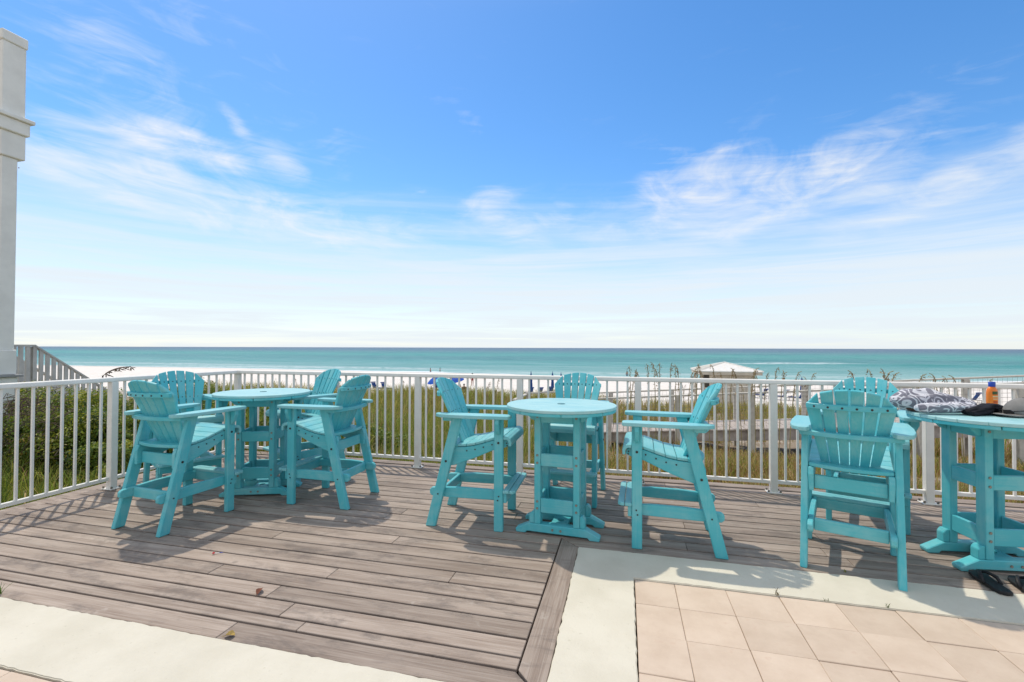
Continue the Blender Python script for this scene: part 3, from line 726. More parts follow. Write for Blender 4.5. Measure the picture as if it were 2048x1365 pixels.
def stair():
    SX = -12.0; y0 = 5.6; y1 = 6.88; y2 = 8.75; zt = 1.395; sl_ = -.757
    o = tag(empty('beach_stair', (SX, y0, -.4)), 'grey timber stair railing sloping down towards the beach behind the white pillar', 'stair')
    oz = -.4
    def zr(y): return zt if y <= y1 else zt+sl_*(y-y1)
    for dx in (0, -1.15):
        m = MB(); w = .055
        for ya, yb_ in ((y0, y1), (y1, y2)):
            za, zb_ = zr(ya)-oz, zr(yb_)-oz
            m.hexa([(dx-w, ya-y0, za-.04), (dx+w, ya-y0, za-.04), (dx+w, yb_-y0, zb_-.04), (dx-w, yb_-y0, zb_-.04)], [(dx-w, ya-y0, za), (dx+w, ya-y0, za), (dx+w, yb_-y0, zb_), (dx-w, yb_-y0, zb_)])
        m.build('handrail', M_GREYW, o)
        y = y0+.05
        while y < y2-.05:
            zz = zr(y)-oz-.041
            MB().hexa([(dx+.005, y-y0-.032, zz-.90), (dx+.045, y-y0-.032, zz-.90), (dx+.045, y-y0+.032, zz-.90), (dx+.005, y-y0+.032, zz-.90)],
                      [(dx+.005, y-y0-.032, zz+.020*(y > y1)), (dx+.045, y-y0-.032, zz+.020*(y > y1)), (dx+.045, y-y0+.032, zz-.024*(y > y1)), (dx+.005, y-y0+.032, zz-.024*(y > y1))]).build('baluster', M_GREYW, o)
            y += .112
        for y in (y0+.02, y1-.02, y2-.06):
            MB().box(dx-.045, dx+.004, y-y0-.06, y-y0+.06, -.9, zr(y)-oz-.05).build('post', M_GREYW, o, .004)
        m = MB()
        for ya, yb_ in ((y0, y1), (y1, y2)):
            za, zb_ = zr(ya)-oz-.88, zr(yb_)-oz-.88
            m.hexa([(dx-.04, ya-y0, za-.24), (dx+.003, ya-y0, za-.24), (dx+.003, yb_-y0, zb_-.24), (dx-.04, yb_-y0, zb_-.24)], [(dx-.04, ya-y0, za), (dx+.003, ya-y0, za), (dx+.003, yb_-y0, zb_), (dx-.04, yb_-y0, zb_)])
        m.build('stringer', M_GREYW, o)
    for k_ in range(9):
        y = y1+.06+k_*.21; z = zr(y)-oz-1.0
        MB().box(-1.105, -.045, y-y0-.13, y-y0+.13, z-.04, z).build('tread', M_GREYW, o, .004)
    MB().box(-1.105, -.045, 0, y1-y0-.02, zt-oz-1.0, zt-oz-.95).build('landing', M_GREYW, o, .004)
stair()

# ---------------------------------------------------------------- boardwalk over the dunes
BY0, BY1 = 12.4, 13.9
def bz(x): return min(-.04, -.86+.067*(x+.53))
def XatY(px_, Yw):
    d = fw+RT*((px_-1024)/FPX)-UP*((800-682.5)/FPX); return d.x*Yw/d.y
walk = tag(empty('boardwalk', (-3.0, BY0, bz(-3)-.5)), 'bleached timber boardwalk with wire-mesh rails crossing the dunes', 'boardwalk')
def wl(mb): l = walk.location; mb.v = [(a-l.x, b-l.y, c-l.z) for a, b, c in mb.v]; return mb
plank_me = MB().box(-.067, .067, 0, BY1-BY0, -.04, 0).mesh('plank', M_BWOOD, .005)
x = -2.93
while x < 14.5:
    o = inst('plank', plank_me, (x-walk.location.x, random.uniform(-.015, .015), bz(x)-walk.location.z+random.uniform(-.004, .004)), walk); o.rotation_euler = (0, -math.atan(.067) if x < 11.5 else 0, random.gauss(0, .004)); x += .1405
def along(y0, y1, dz0, dz1, xa, xb):
    m = MB(); xs_ = [xa, 11.7, xb] if xa < 11.7 < xb else [xa, xb]
    for a, b in zip(xs_[:-1], xs_[1:]):
        m.hexa([(a, y0, bz(a)+dz0), (b, y0, bz(b)+dz0), (b, y1, bz(b)+dz0), (a, y1, bz(a)+dz0)], [(a, y0, bz(a)+dz1), (b, y0, bz(b)+dz1), (b, y1, bz(b)+dz1), (a, y1, bz(a)+dz1)])
    return wl(m)
for y in (BY0+.05, BY1-.09): along(y, y+.045, -.30, -.045, -2.95, 14.5).build('stringer', M_BWOOD, walk)
pxs = [1218, 1355, 1502, 1660, 1838, 2035]
PXX = [-2.93, XatY(1090, BY0)]+[XatY(p, BY0) for p in pxs]; PXX += [PXX[-1]+1.9, PXX[-1]+3.8]
for y in (BY0-.072, BY1+.072):
    for x in PXX:
        if y > BY1 and x < -2: continue
        wl(MB().box(x-.065, x+.065, y-.065, y+.065, bz(x)-1.1, bz(x)+.868)).build('post', M_BPOST, walk, .008)
    xa = -3.0 if y < BY1 else -1.6
    along(y-.05, y+.05, .870, .912, xa, 14.5).build('top_rail', M_BPOST, walk, .006)
    m = MB(); s = 1 if y < BY1 else -1; yw = y+s*.069
    for h in np.arange(.08, .87, .10): m.tube([(xa, yw, bz(xa)+h), (11.5, yw, bz(11.5)+h)], .0022, 3, False)
    for x in np.arange(xa+.05, 11.5, .10): m.tube([(x, yw, bz(x)+.03), (x, yw, bz(x)+.87)], .0022, 3, False)
    tag(wl(m).build('wire_mesh', M_WIRE, walk), kind='stuff')
m = MB(); m.box(-3.05, -2.95, BY0-.02, BY1+.1, bz(-3)+.915, bz(-3)+.955); wl(m).build('end_rail', M_BPOST, walk, .006)
wl(MB().box(-2.99, -2.87, BY1+.02, BY1+.14, bz(-3)-1.1, bz(-3)+.914)).build('post', M_BPOST, walk, .008)
xe = XatY(1026, BY1)
along(BY1+.035, BY1+.125, .955, .99, -3.0, -1.6).build('end_rail', M_BPOST, walk)

# ---------------------------------------------------------------- shower hut with a white hip roof
def hut():
    a = D(1400, 745, 25); b = D(1523, 744, 25); ze = (a.z+b.z)/2; x0, yf = a.x, (a.y+b.y)/2; w = b.x-a.x; x1 = x0+w; y1 = yf+w
    ap = Vector(((x0+x1)/2, yf+w/2, ze+.45)); zg = float(terrain((x0+x1)/2, yf+w/2))
    o = tag(empty('beach_hut', ((x0+x1)/2, yf+w/2, zg)), 'small cream beach hut with a white hipped metal roof beyond the boardwalk', 'hut')
    c = o.location
    def sh(mb): mb.v = [(p[0]-c.x, p[1]-c.y, p[2]-c.z) for p in mb.v]; return mb
    cs = [(x0, yf), (x1, yf), (x1, y1), (x0, y1)]
    for i in range(4):
        p, q = cs[i], cs[(i+1) % 4]
        P, Q = Vector((*p, ze)), Vector((*q, ze)); nn = Vector((0, 0, .035))
        g_ = .012; mid = (P+Q)/2; ins = (Vector((ap.x, ap.y, ze))-mid).normalized()
        pan = sh(MB().add([P, Q, ap, P+nn, Q+nn, ap+nn], [(0, 2, 1), (3, 4, 5), (0, 1, 4, 3), (1, 2, 5, 4), (2, 0, 3, 5)])).build('roof_panel', M_ROOF, o)
        for k_ in range(1, 9):      # standing seams
            f = k_/9; base = P.lerp(Q, f); h = 1-abs(f-.5)*2; topp = base+(ap-mid)*h*.985
            sh(MB().tube([base+nn+Vector((0, 0, .012)), topp+nn+Vector((0, 0, .012))], .014, 4)).build('seam', M_ROOF, pan)
        sh(MB().tube([P+nn*1.1, ap+nn*1.3], .035, 5)).build('ridge_cap', M_ROOF, o)
    sh(MB().box(x0+.04, x1-.04, yf+.04, yf+.09, ze-.17, ze-.012)).build('fascia', M_HUT, o); sh(MB().box(x0+.04, x0+.09, yf+.091, y1-.04, ze-.17, ze-.012)).build('fascia', M_HUT, o)
    wx0, wx1, wy0, wy1 = x0+.22, x1-.42, yf+.35, y1-.35
    nb = 16; bw = (wx1-wx0-.7)/nb
    for k_ in range(nb): sh(MB().box(wx0+.7+k_*bw+.006, wx0+.7+(k_+1)*bw-.006, wy0, wy0+.035+.006*(k_ % 2), zg-.1, ze-.171)).build('wall_board', M_HUT, o)
    sh(MB().box(wx0+.72, wx1-.02, wy0+.045, wy1, zg-.1, ze-.172)).build('wall_core', M_HUT, o)
    for (x, y) in ((wx0, wy0), (wx0, wy1), (wx0+.45, wy0)): sh(MB().box(x-.06, x+.06, y-.06, y+.06, zg-.2, ze-.171)).build('post', M_HUT, o)
    sh(MB().box(wx0+.06, wx0+.62, wy0+.6, wy0+.64, zg-.1, ze-.2)).build('opening_shade', M_HUTD, o)  # dark panel painted as the shade inside the open bay
M_ROOF = simple('white_metal_roofing', (.76, .74, .69), .5, .04, 3, .4); M_HUT = simple('cream_hut_boards', (.56, .51, .43), .8, .08, 4, .2); M_HUTD = simple('hut_opening_shade', (.10, .09, .075), .8, .2, 4)
hut()

# ---------------------------------------------------------------- vegetation
def leaves(P, Nrm, size, colr, asp=.5):
    """diamond-shaped leaves folded along the midrib; P centres, Nrm directions"""
    n = len(P); t = rng.normal(size=(n, 3)); t -= (t*Nrm).sum(1, keepdims=True)*Nrm; t /= np.linalg.norm(t, axis=1, keepdims=True)+1e-9
    s = np.cross(Nrm, t); L = size[:, None]
    V = np.stack([P-t*L*.5, P+s*L*asp*.5+Nrm*L*.10, P+t*L*.5-Nrm*L*.08, P-s*L*asp*.5+Nrm*L*.10], 1).reshape(-1, 3)
    b = np.arange(n)[:, None]*4
    F = np.concatenate([b+[[0, 1, 2]], b+[[0, 2, 3]]])
    return V, F, np.repeat(colr, 4, 0)
LEAFC = np.array([[.10, .165, .024], [.155, .225, .028], [.26, .30, .035], [.37, .37, .045], [.045, .080, .020], [.38, .26, .045]])
def shrub(c, rx, ry, z0, z1, n, label, group, pal=(.22, .29, .26, .15, .06, .02), name='shrub', lsz=(.034, .06)):
    o = tag(empty(name, (c[0], c[1], z0)), label, 'shrub', group)
    nl = 26; H_ = z1-z0
    th_ = rng.uniform(0, 2*np.pi, nl); rr = np.sqrt(rng.uniform(0, 1, nl))*.68
    lc = np.stack([rr*np.cos(th_)*rx, rr*np.sin(th_)*ry, H_*(.28+.50*rng.uniform(0, 1, nl)*(1-.45*rr))], 1); lr = rng.uniform(.20, .34, nl)*min(rx, H_*.8)
    lc[:, 2] = np.minimum(lc[:, 2], H_-lr*.9)
    k = rng.integers(0, nl, n); d = rng.normal(size=(n, 3)); d /= np.linalg.norm(d, axis=1, keepdims=True); d[:, 2] = np.where(d[:, 2] < -.4, -d[:, 2], d[:, 2])
    rad = lr[k]*np.clip(rng.normal(.92, .17, n), .3, 1.3)
    P = lc[k]+d*rad[:, None]*np.array([1, 1, .9]); P[:, 2] = np.maximum(P[:, 2], .02)
    N_ = d*.7+rng.normal(size=(n, 3))*.5+np.array([0, 0, .5]); N_ /= np.linalg.norm(N_, axis=1, keepdims=True)
    tone = rng.choice(len(LEAFC), nl, p=np.array(pal)/sum(pal)); own = rng.choice(len(LEAFC), n, p=np.array(pal)/sum(pal))
    ci = np.where(rng.uniform(size=n) < .55, tone[k], own); C = LEAFC[ci]*rng.uniform(.75, 1.25, (n, 1))
    V, F, CC = leaves(P, N_, rng.uniform(*lsz, n), C)
    link(bpy.data.objects.new('foliage', np_mesh('foliage', V, F, M_LEAF, CC)), o)
    m = MB()
    for i in range(0, nl, 2):
        e = Vector(lc[i]); mid_ = Vector((e.x*.35+random.gauss(0, .05), e.y*.35+random.gauss(0, .05), e.z*.5)); m.tube([(e.x*.1, e.y*.1, -.05), mid_, e], [.016, .011, .004], 5)
    m.build('branches', M_BARK, o)
    return o
def zg_(x, y): return float(terrain(x, y))
def shrub_px(px_, ytop, depth, r, n=6500, **kw):
    p = D(px_, ytop, depth); g0 = zg_(p.x, p.y)-.05
    kw.setdefault('label', 'dense leafy green shrub growing along the side railing'); kw.setdefault('group', 'shrubs along the side railing')
    return shrub((p.x, p.y), r, r, g0, p.z, n, **kw)
SHL = ['tall leafy shrub crowding the foot of the white pillar']*2+['leafy shrub standing in front of the sloping grey stair railing']*2+['leafy shrub below the arching dead frond']+['tall leafy shrub behind the chair tucked against the side railing']*2+['lower leafy shrub just outside the side railing, in front of taller ones']*9
for k_, a in enumerate([(-40, 752, 7.6, 1.15), (62, 748, 8.0, 1.05), (160, 757, 7.4, 1.0), (235, 756, 8.4, .95), (318, 744, 8.6, 1.05), (380, 737, 9.2, 1.0), (440, 750, 9.6, 1.0),
          (120, 800, 6.1, .70), (205, 792, 6.3, .72), (285, 785, 6.9, .75), (372, 776, 7.4, .78), (452, 772, 7.7, .72), (222, 862, 5.65, .48), (318, 850, 6.3, .55), (30, 800, 6.4, .7), (410, 850, 6.7, .5)]):
    shrub_px(*a, label=SHL[k_])
for a in [(505, 772, 8.3, .72, 5000), (548, 790, 7.9, .55, 4000), (600, 812, 8.4, .55, 3500), (655, 800, 8.8, .6, 3500), (722, 818, 8.0, .55, 3500), (775, 836, 7.6, .45, 3000), (485, 768, 8.9, .8, 5000), (532, 800, 7.0, .55, 4000), (578, 806, 7.3, .6, 4000), (632, 818, 7.2, .55, 3500), (690, 832, 7.0, .5, 3500)]:
    shrub_px(*a[:4], n=a[4], label='low yellow-green bush growing in the grass beyond the back railing', group='bushes beyond the back railing', pal=(.20, .28, .26, .14, .06, .06))
# dead brown twigs in the shrubs
m = MB()
for _ in range(260):
    p = D(random.uniform(5, 130), random.uniform(785, 900), random.uniform(5.5, 6.6)); q = p+Vector((random.gauss(0, .18), random.gauss(0, .18), random.uniform(-.3, .15))); m.tube([p, (p+q)/2+Vector((random.gauss(0, .04),)*3), q], .0045, 3)
b_ = D(60, 900, 6.0); o = m.build('dead_twigs', M_TWIG if 'M_TWIG' in globals() else M_BARK); tag(o, 'tangle of dead brown twigs among the shrubs by the side railing', None, None, 'stuff')

def blades(P, h, lean, width, C, bend=.5):
    """curved tapering blades: three segments each"""
    n = len(P); az = rng.uniform(0, 2*np.pi, n); d = np.stack([np.cos(az), np.sin(az), np.zeros(n)], 1); s = np.stack([-np.sin(az), np.cos(az), np.zeros(n)], 1)
    sa = rng.uniform(0, 2*np.pi, n); s = np.stack([np.cos(sa), np.sin(sa), np.zeros(n)], 1)
    hh = h[:, None]; ll = (lean*h)[:, None]; w = width[:, None]; zz = np.array([[0, 0, 1.]])
    p1 = P+zz*hh*.42+d*ll*.18; p2 = P+zz*hh*.80+d*ll*.55; p3 = P+zz*hh*(1-.25*np.minimum(1, lean[:, None]))+d*ll
    V = np.stack([P-s*w*.5, P+s*w*.5, p1-s*w*.45, p1+s*w*.45, p2-s*w*.28, p2+s*w*.28, p3], 1).reshape(-1, 3)
    b = np.arange(n)[:, None]*7
    F = np.concatenate([b+[[0, 1, 3]], b+[[0, 3, 2]], b+[[2, 3, 5]], b+[[2, 5, 4]], b+[[4, 5, 6]]])
    CC = np.repeat(C, 7, 0)
    return V, F, CC
GC = np.array([[.205, .275, .040], [.315, .325, .055], [.42, .36, .080], [.54, .41, .165], [.37, .195, .095], [.10, .155, .028], [.60, .49, .25]])
def grass_field(n, sampler, hfun, pal, name, label, thr=None):
    X_, Y_ = sampler(n); keep = np.ones(len(X_), bool)
    if thr is not None: keep = thr(X_, Y_)
    X_, Y_ = X_[keep], Y_[keep]; n = len(X_); Zt = terrain(X_, Y_)-.01
    P = np.stack([X_, Y_, Zt], 1); h = hfun(X_, Y_)*rng.uniform(.45, 1.15, n)
    pw = pal(X_, Y_); cum = pw.cumsum(1)/pw.sum(1, keepdims=True); ci = (rng.uniform(size=(n, 1)) > cum).sum(1)
    C = GC[np.minimum(ci, len(GC)-1)]*rng.uniform(.7, 1.3, (n, 1)); dd = np.hypot(X_, Y_)
    V, F, CC = blades(P, h, np.abs(rng.normal(.36, .34, n)), rng.uniform(.004, .008, n)+.00055*dd, C)
    return tag(link(bpy.data.objects.new(name, np_mesh(name, V, F, M_GRASS, CC))), label, None, None, 'stuff')
def clump(X_, Y_, n_per):
    return X_, Y_
def samp_dunes(n):
    nc = n//16; u = rng.uniform(-.66, 1.35, nc); d = 5.0*np.exp(rng.uniform(0, np.log(27/5.0), nc))
    cx = d*(.9707*u-.2402); cy = d*(.2402*u+.9707)
    X_ = np.repeat(cx, 16)+rng.normal(0, .075, nc*16); Y_ = np.repeat(cy, 16)+rng.normal(0, .075, nc*16)
    ok = (Y_ > 5.12) & (Y_ < 25.5+1.2*np.sin(X_*.9)); return X_[ok], Y_[ok]
def keep_dunes(X_, Y_):
    pt = fnoise(X_, Y_, .55, 9)+.5*fnoise(X_, Y_, 1.7, 3); right = np.clip((X_+2.0)/2.5, 0, 1)
    onwalk = (Y_ > BY0-.05) & (Y_ < BY1+.05) & (X_ > -3.1)
    return (rng.uniform(size=len(X_)) > np.clip((pt-.02)*2.2, 0, .97)*right) & ~onwalk & (rng.uniform(size=len(X_)) > .15*right)
def h_dunes(X_, Y_):
    right = np.clip((X_+2.2)/2.2, 0, 1); mid_ = np.clip(1-np.abs(Y_-20)/7, 0, 1)
    return (.70*(1-right)+.36*right)+.30*mid_+.16*fnoise(X_, Y_, .9, 5)*(1-right*.4)
def pal_dunes(X_, Y_):
    right = np.clip((X_+2.4)/2.8, 0, 1)[:, None]; far = np.clip((Y_-11)/7, 0, 1)[:, None]
    g_ = np.array([[.34, .26, .12, .06, .06, .14, .02]]); r_ = np.array([[.07, .13, .15, .22, .32, .06, .05]]); f_ = np.array([[.14, .30, .28, .14, .08, .02, .04]])
    p = g_*(1-right)+r_*right; v = .5+.5*fnoise(X_, Y_, .8, 6)[:, None]
    p = p*(1-far*.7)+f_*far*.7; p = p*np.concatenate([1+v, 1+v*.5, np.ones_like(v), 2-v, 2.2-1.6*v, np.ones_like(v), 2-v], 1)
    return p
grass_field(260000, samp_dunes, h_dunes, pal_dunes, 'dune_grass', 'green and brown dune grass covering the sand beyond the railing', keep_dunes)
def samp_side(n):
    X_ = rng.uniform(-8.8, -5.06, n); Y_ = rng.uniform(1.2, 8.5, n); return X_, Y_
grass_field(16000, samp_side, lambda a, b: .42+.15*fnoise(a, b, 1.2), lambda a, b: np.repeat(np.array([[.50, .22, .06, .05, .03, .14, .02]]), len(a), 0), 'side_grass', 'long green grass at the foot of the shrubs beside the deck')
def samp_edge(n):
    X_ = rng.uniform(-5.0, 6, n); Y_ = 5.10+np.abs(rng.normal(0, .12, n)); return X_, Y_
grass_field(5000, samp_edge, lambda a, b: .34+.1*fnoise(a, b, 1.5), lambda a, b: np.repeat(np.array([[.3, .25, .15, .1, .1, .1, .02]]), len(a), 0), 'edge_grass', 'thin grass growing up along the outer deck edge')

# sea oats: tall stalks with drooping tan seed heads
M_OAT = simple('tan_seed_head', (.30, .205, .10), .8, .25, 30, .2); M_STEM = simple('straw_stem', (.34, .29, .15), .7, .2, 20, .2)
OATS = []
for v_ in range(7):
    h = 1.0; lean = random.uniform(.02, .10); az = random.uniform(0, 6.28); dx, dy = math.cos(az), math.sin(az)
    pts = [(dx*lean*(t_**2.2), dy*lean*(t_**2.2), t_) for t_ in np.linspace(0, .92, 6)]
    tip = Vector(pts[-1]); dr = Vector((dx, dy, 0)); head = [tip, tip+dr*.012+Vector((0, 0, .04)), tip+dr*.026+Vector((0, 0, .07)), tip+dr*.05+Vector((0, 0, .082))]
    stem = MB().tube(pts+[tuple(q) for q in head[1:]], [.0042]*5+[.003]*4, 4).mesh('stem', M_STEM)
    m = MB()
    for k_ in range(64):
        t_ = random.uniform(0, 1); q = Vector(pts[-2]).lerp(tip, t_*2) if t_ < .5 else (head[0].lerp(head[2], (t_-.5)*2))
        q = q+Vector((random.gauss(0, .008), random.gauss(0, .008), random.gauss(0, .006))); e = q+Vector((random.gauss(0, .010)+dx*.008, random.gauss(0, .010)+dy*.008, random.uniform(-.022, .002)))
        w = Vector((random.gauss(0, 1), random.gauss(0, 1), random.gauss(0, .4))).normalized()*.0046
        m.add([q, (q+e)/2+w, e, (q+e)/2-w], [(0, 1, 2), (0, 2, 3)])
    OATS.append((stem, m.mesh('seed_head', M_OAT)))
def oat(x, y, h, lab, grp):
    st, hd = random.choice(OATS); o = tag(empty('sea_oat', (x, y, zg_(x, y)-.03), random.uniform(0, 6.28)), lab, 'sea oat', grp); o.scale = (h, h, h)
    link(bpy.data.objects.new('stem', st), o); tag(link(bpy.data.objects.new('seed_head', hd), o), kind='stuff')
def oat_px(px_, ytip, depth, lab='slender sea oat stalk with a tan seed head beyond the railing', grp='sea oats on the dunes'):
    p = D(px_, ytip, depth); oat(p.x, p.y, (p.z-zg_(p.x, p.y)+.03)/1.0, lab, grp)
for (a, b, d_) in [(1262, 733, 10), (1268, 738, 10), (1254, 745, 10.4), (1285, 742, 10), (1299, 728, 10.2), (1312, 725, 10.3), (1318, 727, 10.1), (1324, 736, 10), (1338, 726, 10.6), (1352, 730, 10), (1361, 732, 10.2), (1372, 742, 9.4), (1379, 737, 9.6), (1391, 728, 10.5), (1407, 729, 10.4),
                   (1434, 730, 10.2), (1420, 742, 9.5), (1448, 745, 9.4), (1458, 738, 9.6), (1484, 737, 9.8), (1494, 736, 9.9), (1510, 740, 9.5), (1523, 745, 9.4), (1530, 752, 9.2), (1546, 735, 10), (1557, 744, 9.5), (1573, 742, 9.6), (1578, 743, 9.5), (1608, 746, 9.5), (1620, 755, 9.2),
                   (1715, 742, 7.2), (1751, 740, 7.0), (1757, 742, 7.1), (1778, 738, 6.9), (1770, 745, 7.0), (1824, 748, 7.4), (1884, 748, 8), (1906, 754, 8), (1927, 752, 7.6), (1962, 757, 8)]:
    oat_px(a, b, d_)
for k_ in range(34):
    a = random.choice([random.uniform(565, 860), random.uniform(925, 1000), random.uniform(1210, 1500), random.uniform(1850, 2040)]); oat_px(a, random.uniform(752, 792), random.uniform(9, 17), 'thin sea oat stalk standing lower among the dune grass', 'low sea oats in the dune grass')
# arching dead frond above the shrubs
m = MB(); P0, P1 = D(206, 752, 8.0), D(262, 734, 8.3); mid_ = D(228, 734, 8.1)
pts = [P0.lerp(mid_, t_).lerp(mid_.lerp(P1, t_), t_) for t_ in np.linspace(0, 1, 9)]; m.tube([pts[0]-Vector((.12, 0, .6))]+pts, [.012]*7+[.008]*3, 5)
for p in pts[1:]:
    for _ in range(5):
        q = p+Vector((random.gauss(0, .06), random.gauss(0, .06), -random.uniform(.01, .09))); w = Vector((.008, .006, .004)); m.add([p, (p+q)/2+w, q, (p+q)/2-w], [(0, 1, 2), (0, 2, 3)])
tag(m.build('dead_frond', M_BARK), 'arching dead brown frond rising above the shrubs against the surf', 'frond')

# ---------------------------------------------------------------- on the beach
M_NAVY = simple('navy_canvas', (.020, .060, .20), .8, .15, 6, .2); M_BLUE = simple('royal_blue_canvas', (.015, .085, .42), .75, .12, 4, .25); M_WOODW = simple('pale_lounger_frame', (.62, .58, .52), .7, .1, 8)
def lounger_proto():
    o = empty('beach_lounger')
    for s in (-.29, .29): MB().box(-.95, .95, s-.025, s+.025, .26, .33).build('side_rail', M_WOODW, o)
    for x in (-.75, .75):
        for s in (-.29, .29): MB().box(x-.03, x+.03, s-.024, s+.024, -.06, .2595).build('leg', M_WOODW, o)
    MB().box(-.93, .25, -.26, .26, .335, .41).build('seat_cushion', M_NAVY, o, .02)
    MB().hexa([(.26, -.26, .335), (.34, -.26, .30), (.34, .26, .30), (.26, .26, .335)], [(.62, -.26, .93), (.70, -.26, .89), (.70, .26, .89), (.62, .26, .93)]).build('back_cushion', M_NAVY, o, .015)
    MB().box(.60, .80, -.30, .30, .94, 1.06).build('head_shade', M_NAVY, o, .02)
    return o
L0 = lounger_proto(); first_l = [True]
def sand(px_, py_):                        # where a ray meets the beach
    z = -3.9
    for _ in range(6): p = G(px_, py_, z); z = zg_(p.x, p.y)
    return Vector((p.x, p.y, z))
def lounger(px_, py_, rz, lab, grp):
    p = sand(px_, py_); o = L0 if first_l[0] else copy_tree(L0); first_l[0] = False
    o.location = p; o.rotation_euler = (0, 0, R(rz)); tag(o, lab, 'lounger', grp)
for (a, b, r_) in [(672, 781, 200), (681, 779, 200), (753, 782, 155), (772, 783, 150)]:
    lounger(a, b, r_, 'navy beach lounger set in a pair on bare sand beyond the green bushes', 'loungers without a parasol')
for (a, b, r_) in [(864, 788, 60), (880, 786, 60)]: lounger(a, b, r_, 'navy beach lounger under an open blue parasol', 'loungers under the open parasols')
for (a, b, r_) in [(1058, 794, -60), (1077, 794, -60), (1098, 792, -60), (1112, 792, -60)]: lounger(a, b, r_, 'navy beach lounger beside a closed blue parasol', 'loungers beside the closed parasols')
for (a, b, r_) in [(1520, 797, -50), (1560, 800, -40), (1596, 803, -60), (1660, 806, -50), (1940, 806, -60)]: lounger(a, b, r_, 'navy beach lounger on the sand past the far end of the boardwalk', 'loungers beyond the boardwalk')
def umbrella_open(px_, py_, r_, tilt, lab, grp):
    p = sand(px_, py_); o = tag(empty('open_parasol', p), lab, 'parasol', grp)
    MB().tube([(0, 0, -.3), (0, 0, 1.88)], .024, 8).build('pole', M_WOODW, o)
    V_, F_ = [(0, 0, .62)], []; n = 8
    for k_, (rr, zz) in enumerate(((.35, .55), (.7, .36), (1.05, .08))):
        for j in range(n*2):
            a = j*math.pi/n; f = rr*(1-.03*(j % 2)); V_.append((f*math.cos(a), f*math.sin(a), zz-.02*(j % 2)))
    N2 = n*2
    for j in range(N2):
        F_.append((0, 1+j, 1+(j+1) % N2))
        for k_ in range(2): F_.append((1+k_*N2+j, 1+(k_+1)*N2+j, 1+(k_+1)*N2+(j+1) % N2, 1+k_*N2+(j+1) % N2))
    c = MB().add(V_, F_).build('canopy', M_BLUE, o); c.location = (0, 0, 1.27); c.rotation_euler = (R(tilt), R(-tilt*.6), 0)
    md = c.modifiers.new('t', 'SOLIDIFY'); md.thickness = .02
    MB().tube([(0, 0, 1.84), (0, 0, 1.99)], .02, 6).build('finial', M_NAVY, o)
umbrella_open(873, 787, 1, 14, 'open royal blue parasol shading loungers, the one by the side chair', 'open blue parasols')
umbrella_open(911, 785, 1, 12, 'open royal blue parasol beside a person sitting on the sand', 'open blue parasols')
def umbrella_closed(px_, py_, h, lab, grp):
    p = sand(px_, py_); o = tag(empty('closed_parasol', p), lab, 'parasol', grp)
    MB().tube([(0, 0, -.3), (0, 0, .75)], .028, 8).build('pole', M_WOODW, o)
    V_ = []; prof = [(.05, .70), (.15, .85), (.13, 1.4), (.11, 1.5), (.13, 1.62), (.10, 2.1), (.03, h-.15), (.015, h)]
    m = MB(); b0 = 0; n = 12
    for rr, zz in prof: m.v += [(rr*(1+.25*(j % 2))*math.cos(j*2*math.pi/n), rr*(1+.25*(j % 2))*math.sin(j*2*math.pi/n), zz) for j in range(n)]
    for i in range(len(prof)-1):
        for j in range(n): m.f.append((i*n+j, i*n+(j+1) % n, (i+1)*n+(j+1) % n, (i+1)*n+j))
    m.build('folded_canopy', M_NAVY, o)
for (a, b, h) in [(1062, 793, 2.7), (1105, 791, 2.6), (1122, 790, 2.5), (1604, 802, 2.4)]:
    umbrella_closed(a, b, h, 'closed navy parasol standing upright among the loungers', 'closed parasols')
def skin_body(name, joints, edges_, rad, mat, parent, scale=1.0):
    me = bpy.data.meshes.new(name); me.from_pydata([tuple(c*scale for c in j) for j in joints], edges_, []); o = link(bpy.data.objects.new(name, me), parent)
    md = o.modifiers.new('skin', 'SKIN'); md.use_smooth_shade = True
    for i, r_ in enumerate(rad):
        d_ = me.skin_vertices[0].data[i]; d_.radius = (r_*scale, r_*scale); d_.use_root = (i == 0)
    o.modifiers.new('sub', 'SUBSURF').levels = 1; o.modifiers['sub'].render_levels = 1; me.materials.append(mat); return o
M_SKIN = simple('tanned_skin', (.34, .19, .12), .6, .08, 10); M_HAIR = simple('dark_hair', (.035, .022, .015), .7, .2, 20); M_RED = simple('dark_red_cloth', (.26, .025, .03), .8, .1, 10); M_OLIVE = simple('brown_swimwear', (.10, .075, .05), .8, .1, 10)
def person_stand(p, rz, lab, cloth, sink=0.0):
    o = tag(empty('person', (p[0], p[1], p[2]-sink), rz), lab, 'person')
    J = [(0, 0, .92), (0, 0, 1.12), (0, 0, 1.38), (0, .01, 1.50), (0, 0, 1.62), (0, 0, 1.70), (.18, 0, 1.38), (.25, .02, 1.12), (.25, -.06, .88), (-.18, 0, 1.38), (-.25, .02, 1.12), (-.25, -.06, .88), (.09, 0, .86), (.10, -.02, .48), (.10, .02, .07), (.10, -.14, .03), (-.09, 0, .86), (-.10, -.02, .48), (-.10, .02, .07), (-.10, -.14, .03)]
    E_ = [(0, 1), (1, 2), (2, 3), (3, 4), (4, 5), (2, 6), (6, 7), (7, 8), (2, 9), (9, 10), (10, 11), (0, 12), (12, 13), (13, 14), (14, 15), (0, 16), (16, 17), (17, 18), (18, 19)]
    rad = [.13, .125, .13, .05, .085, .075, .06, .045, .032, .06, .045, .032, .085, .06, .042, .03, .085, .06, .042, .03]
    skin_body('body', J, E_, rad, M_SKIN, o)
    MB().lathe([(.02, 1.78), (.085, 1.75), (.098, 1.68), (.09, 1.62)], 12).build('hair', M_HAIR, o, smooth=True)
    MB().lathe([(.155, .78), (.165, .92), (.148, 1.02)], 14).build('swimsuit', cloth, o, smooth=True)
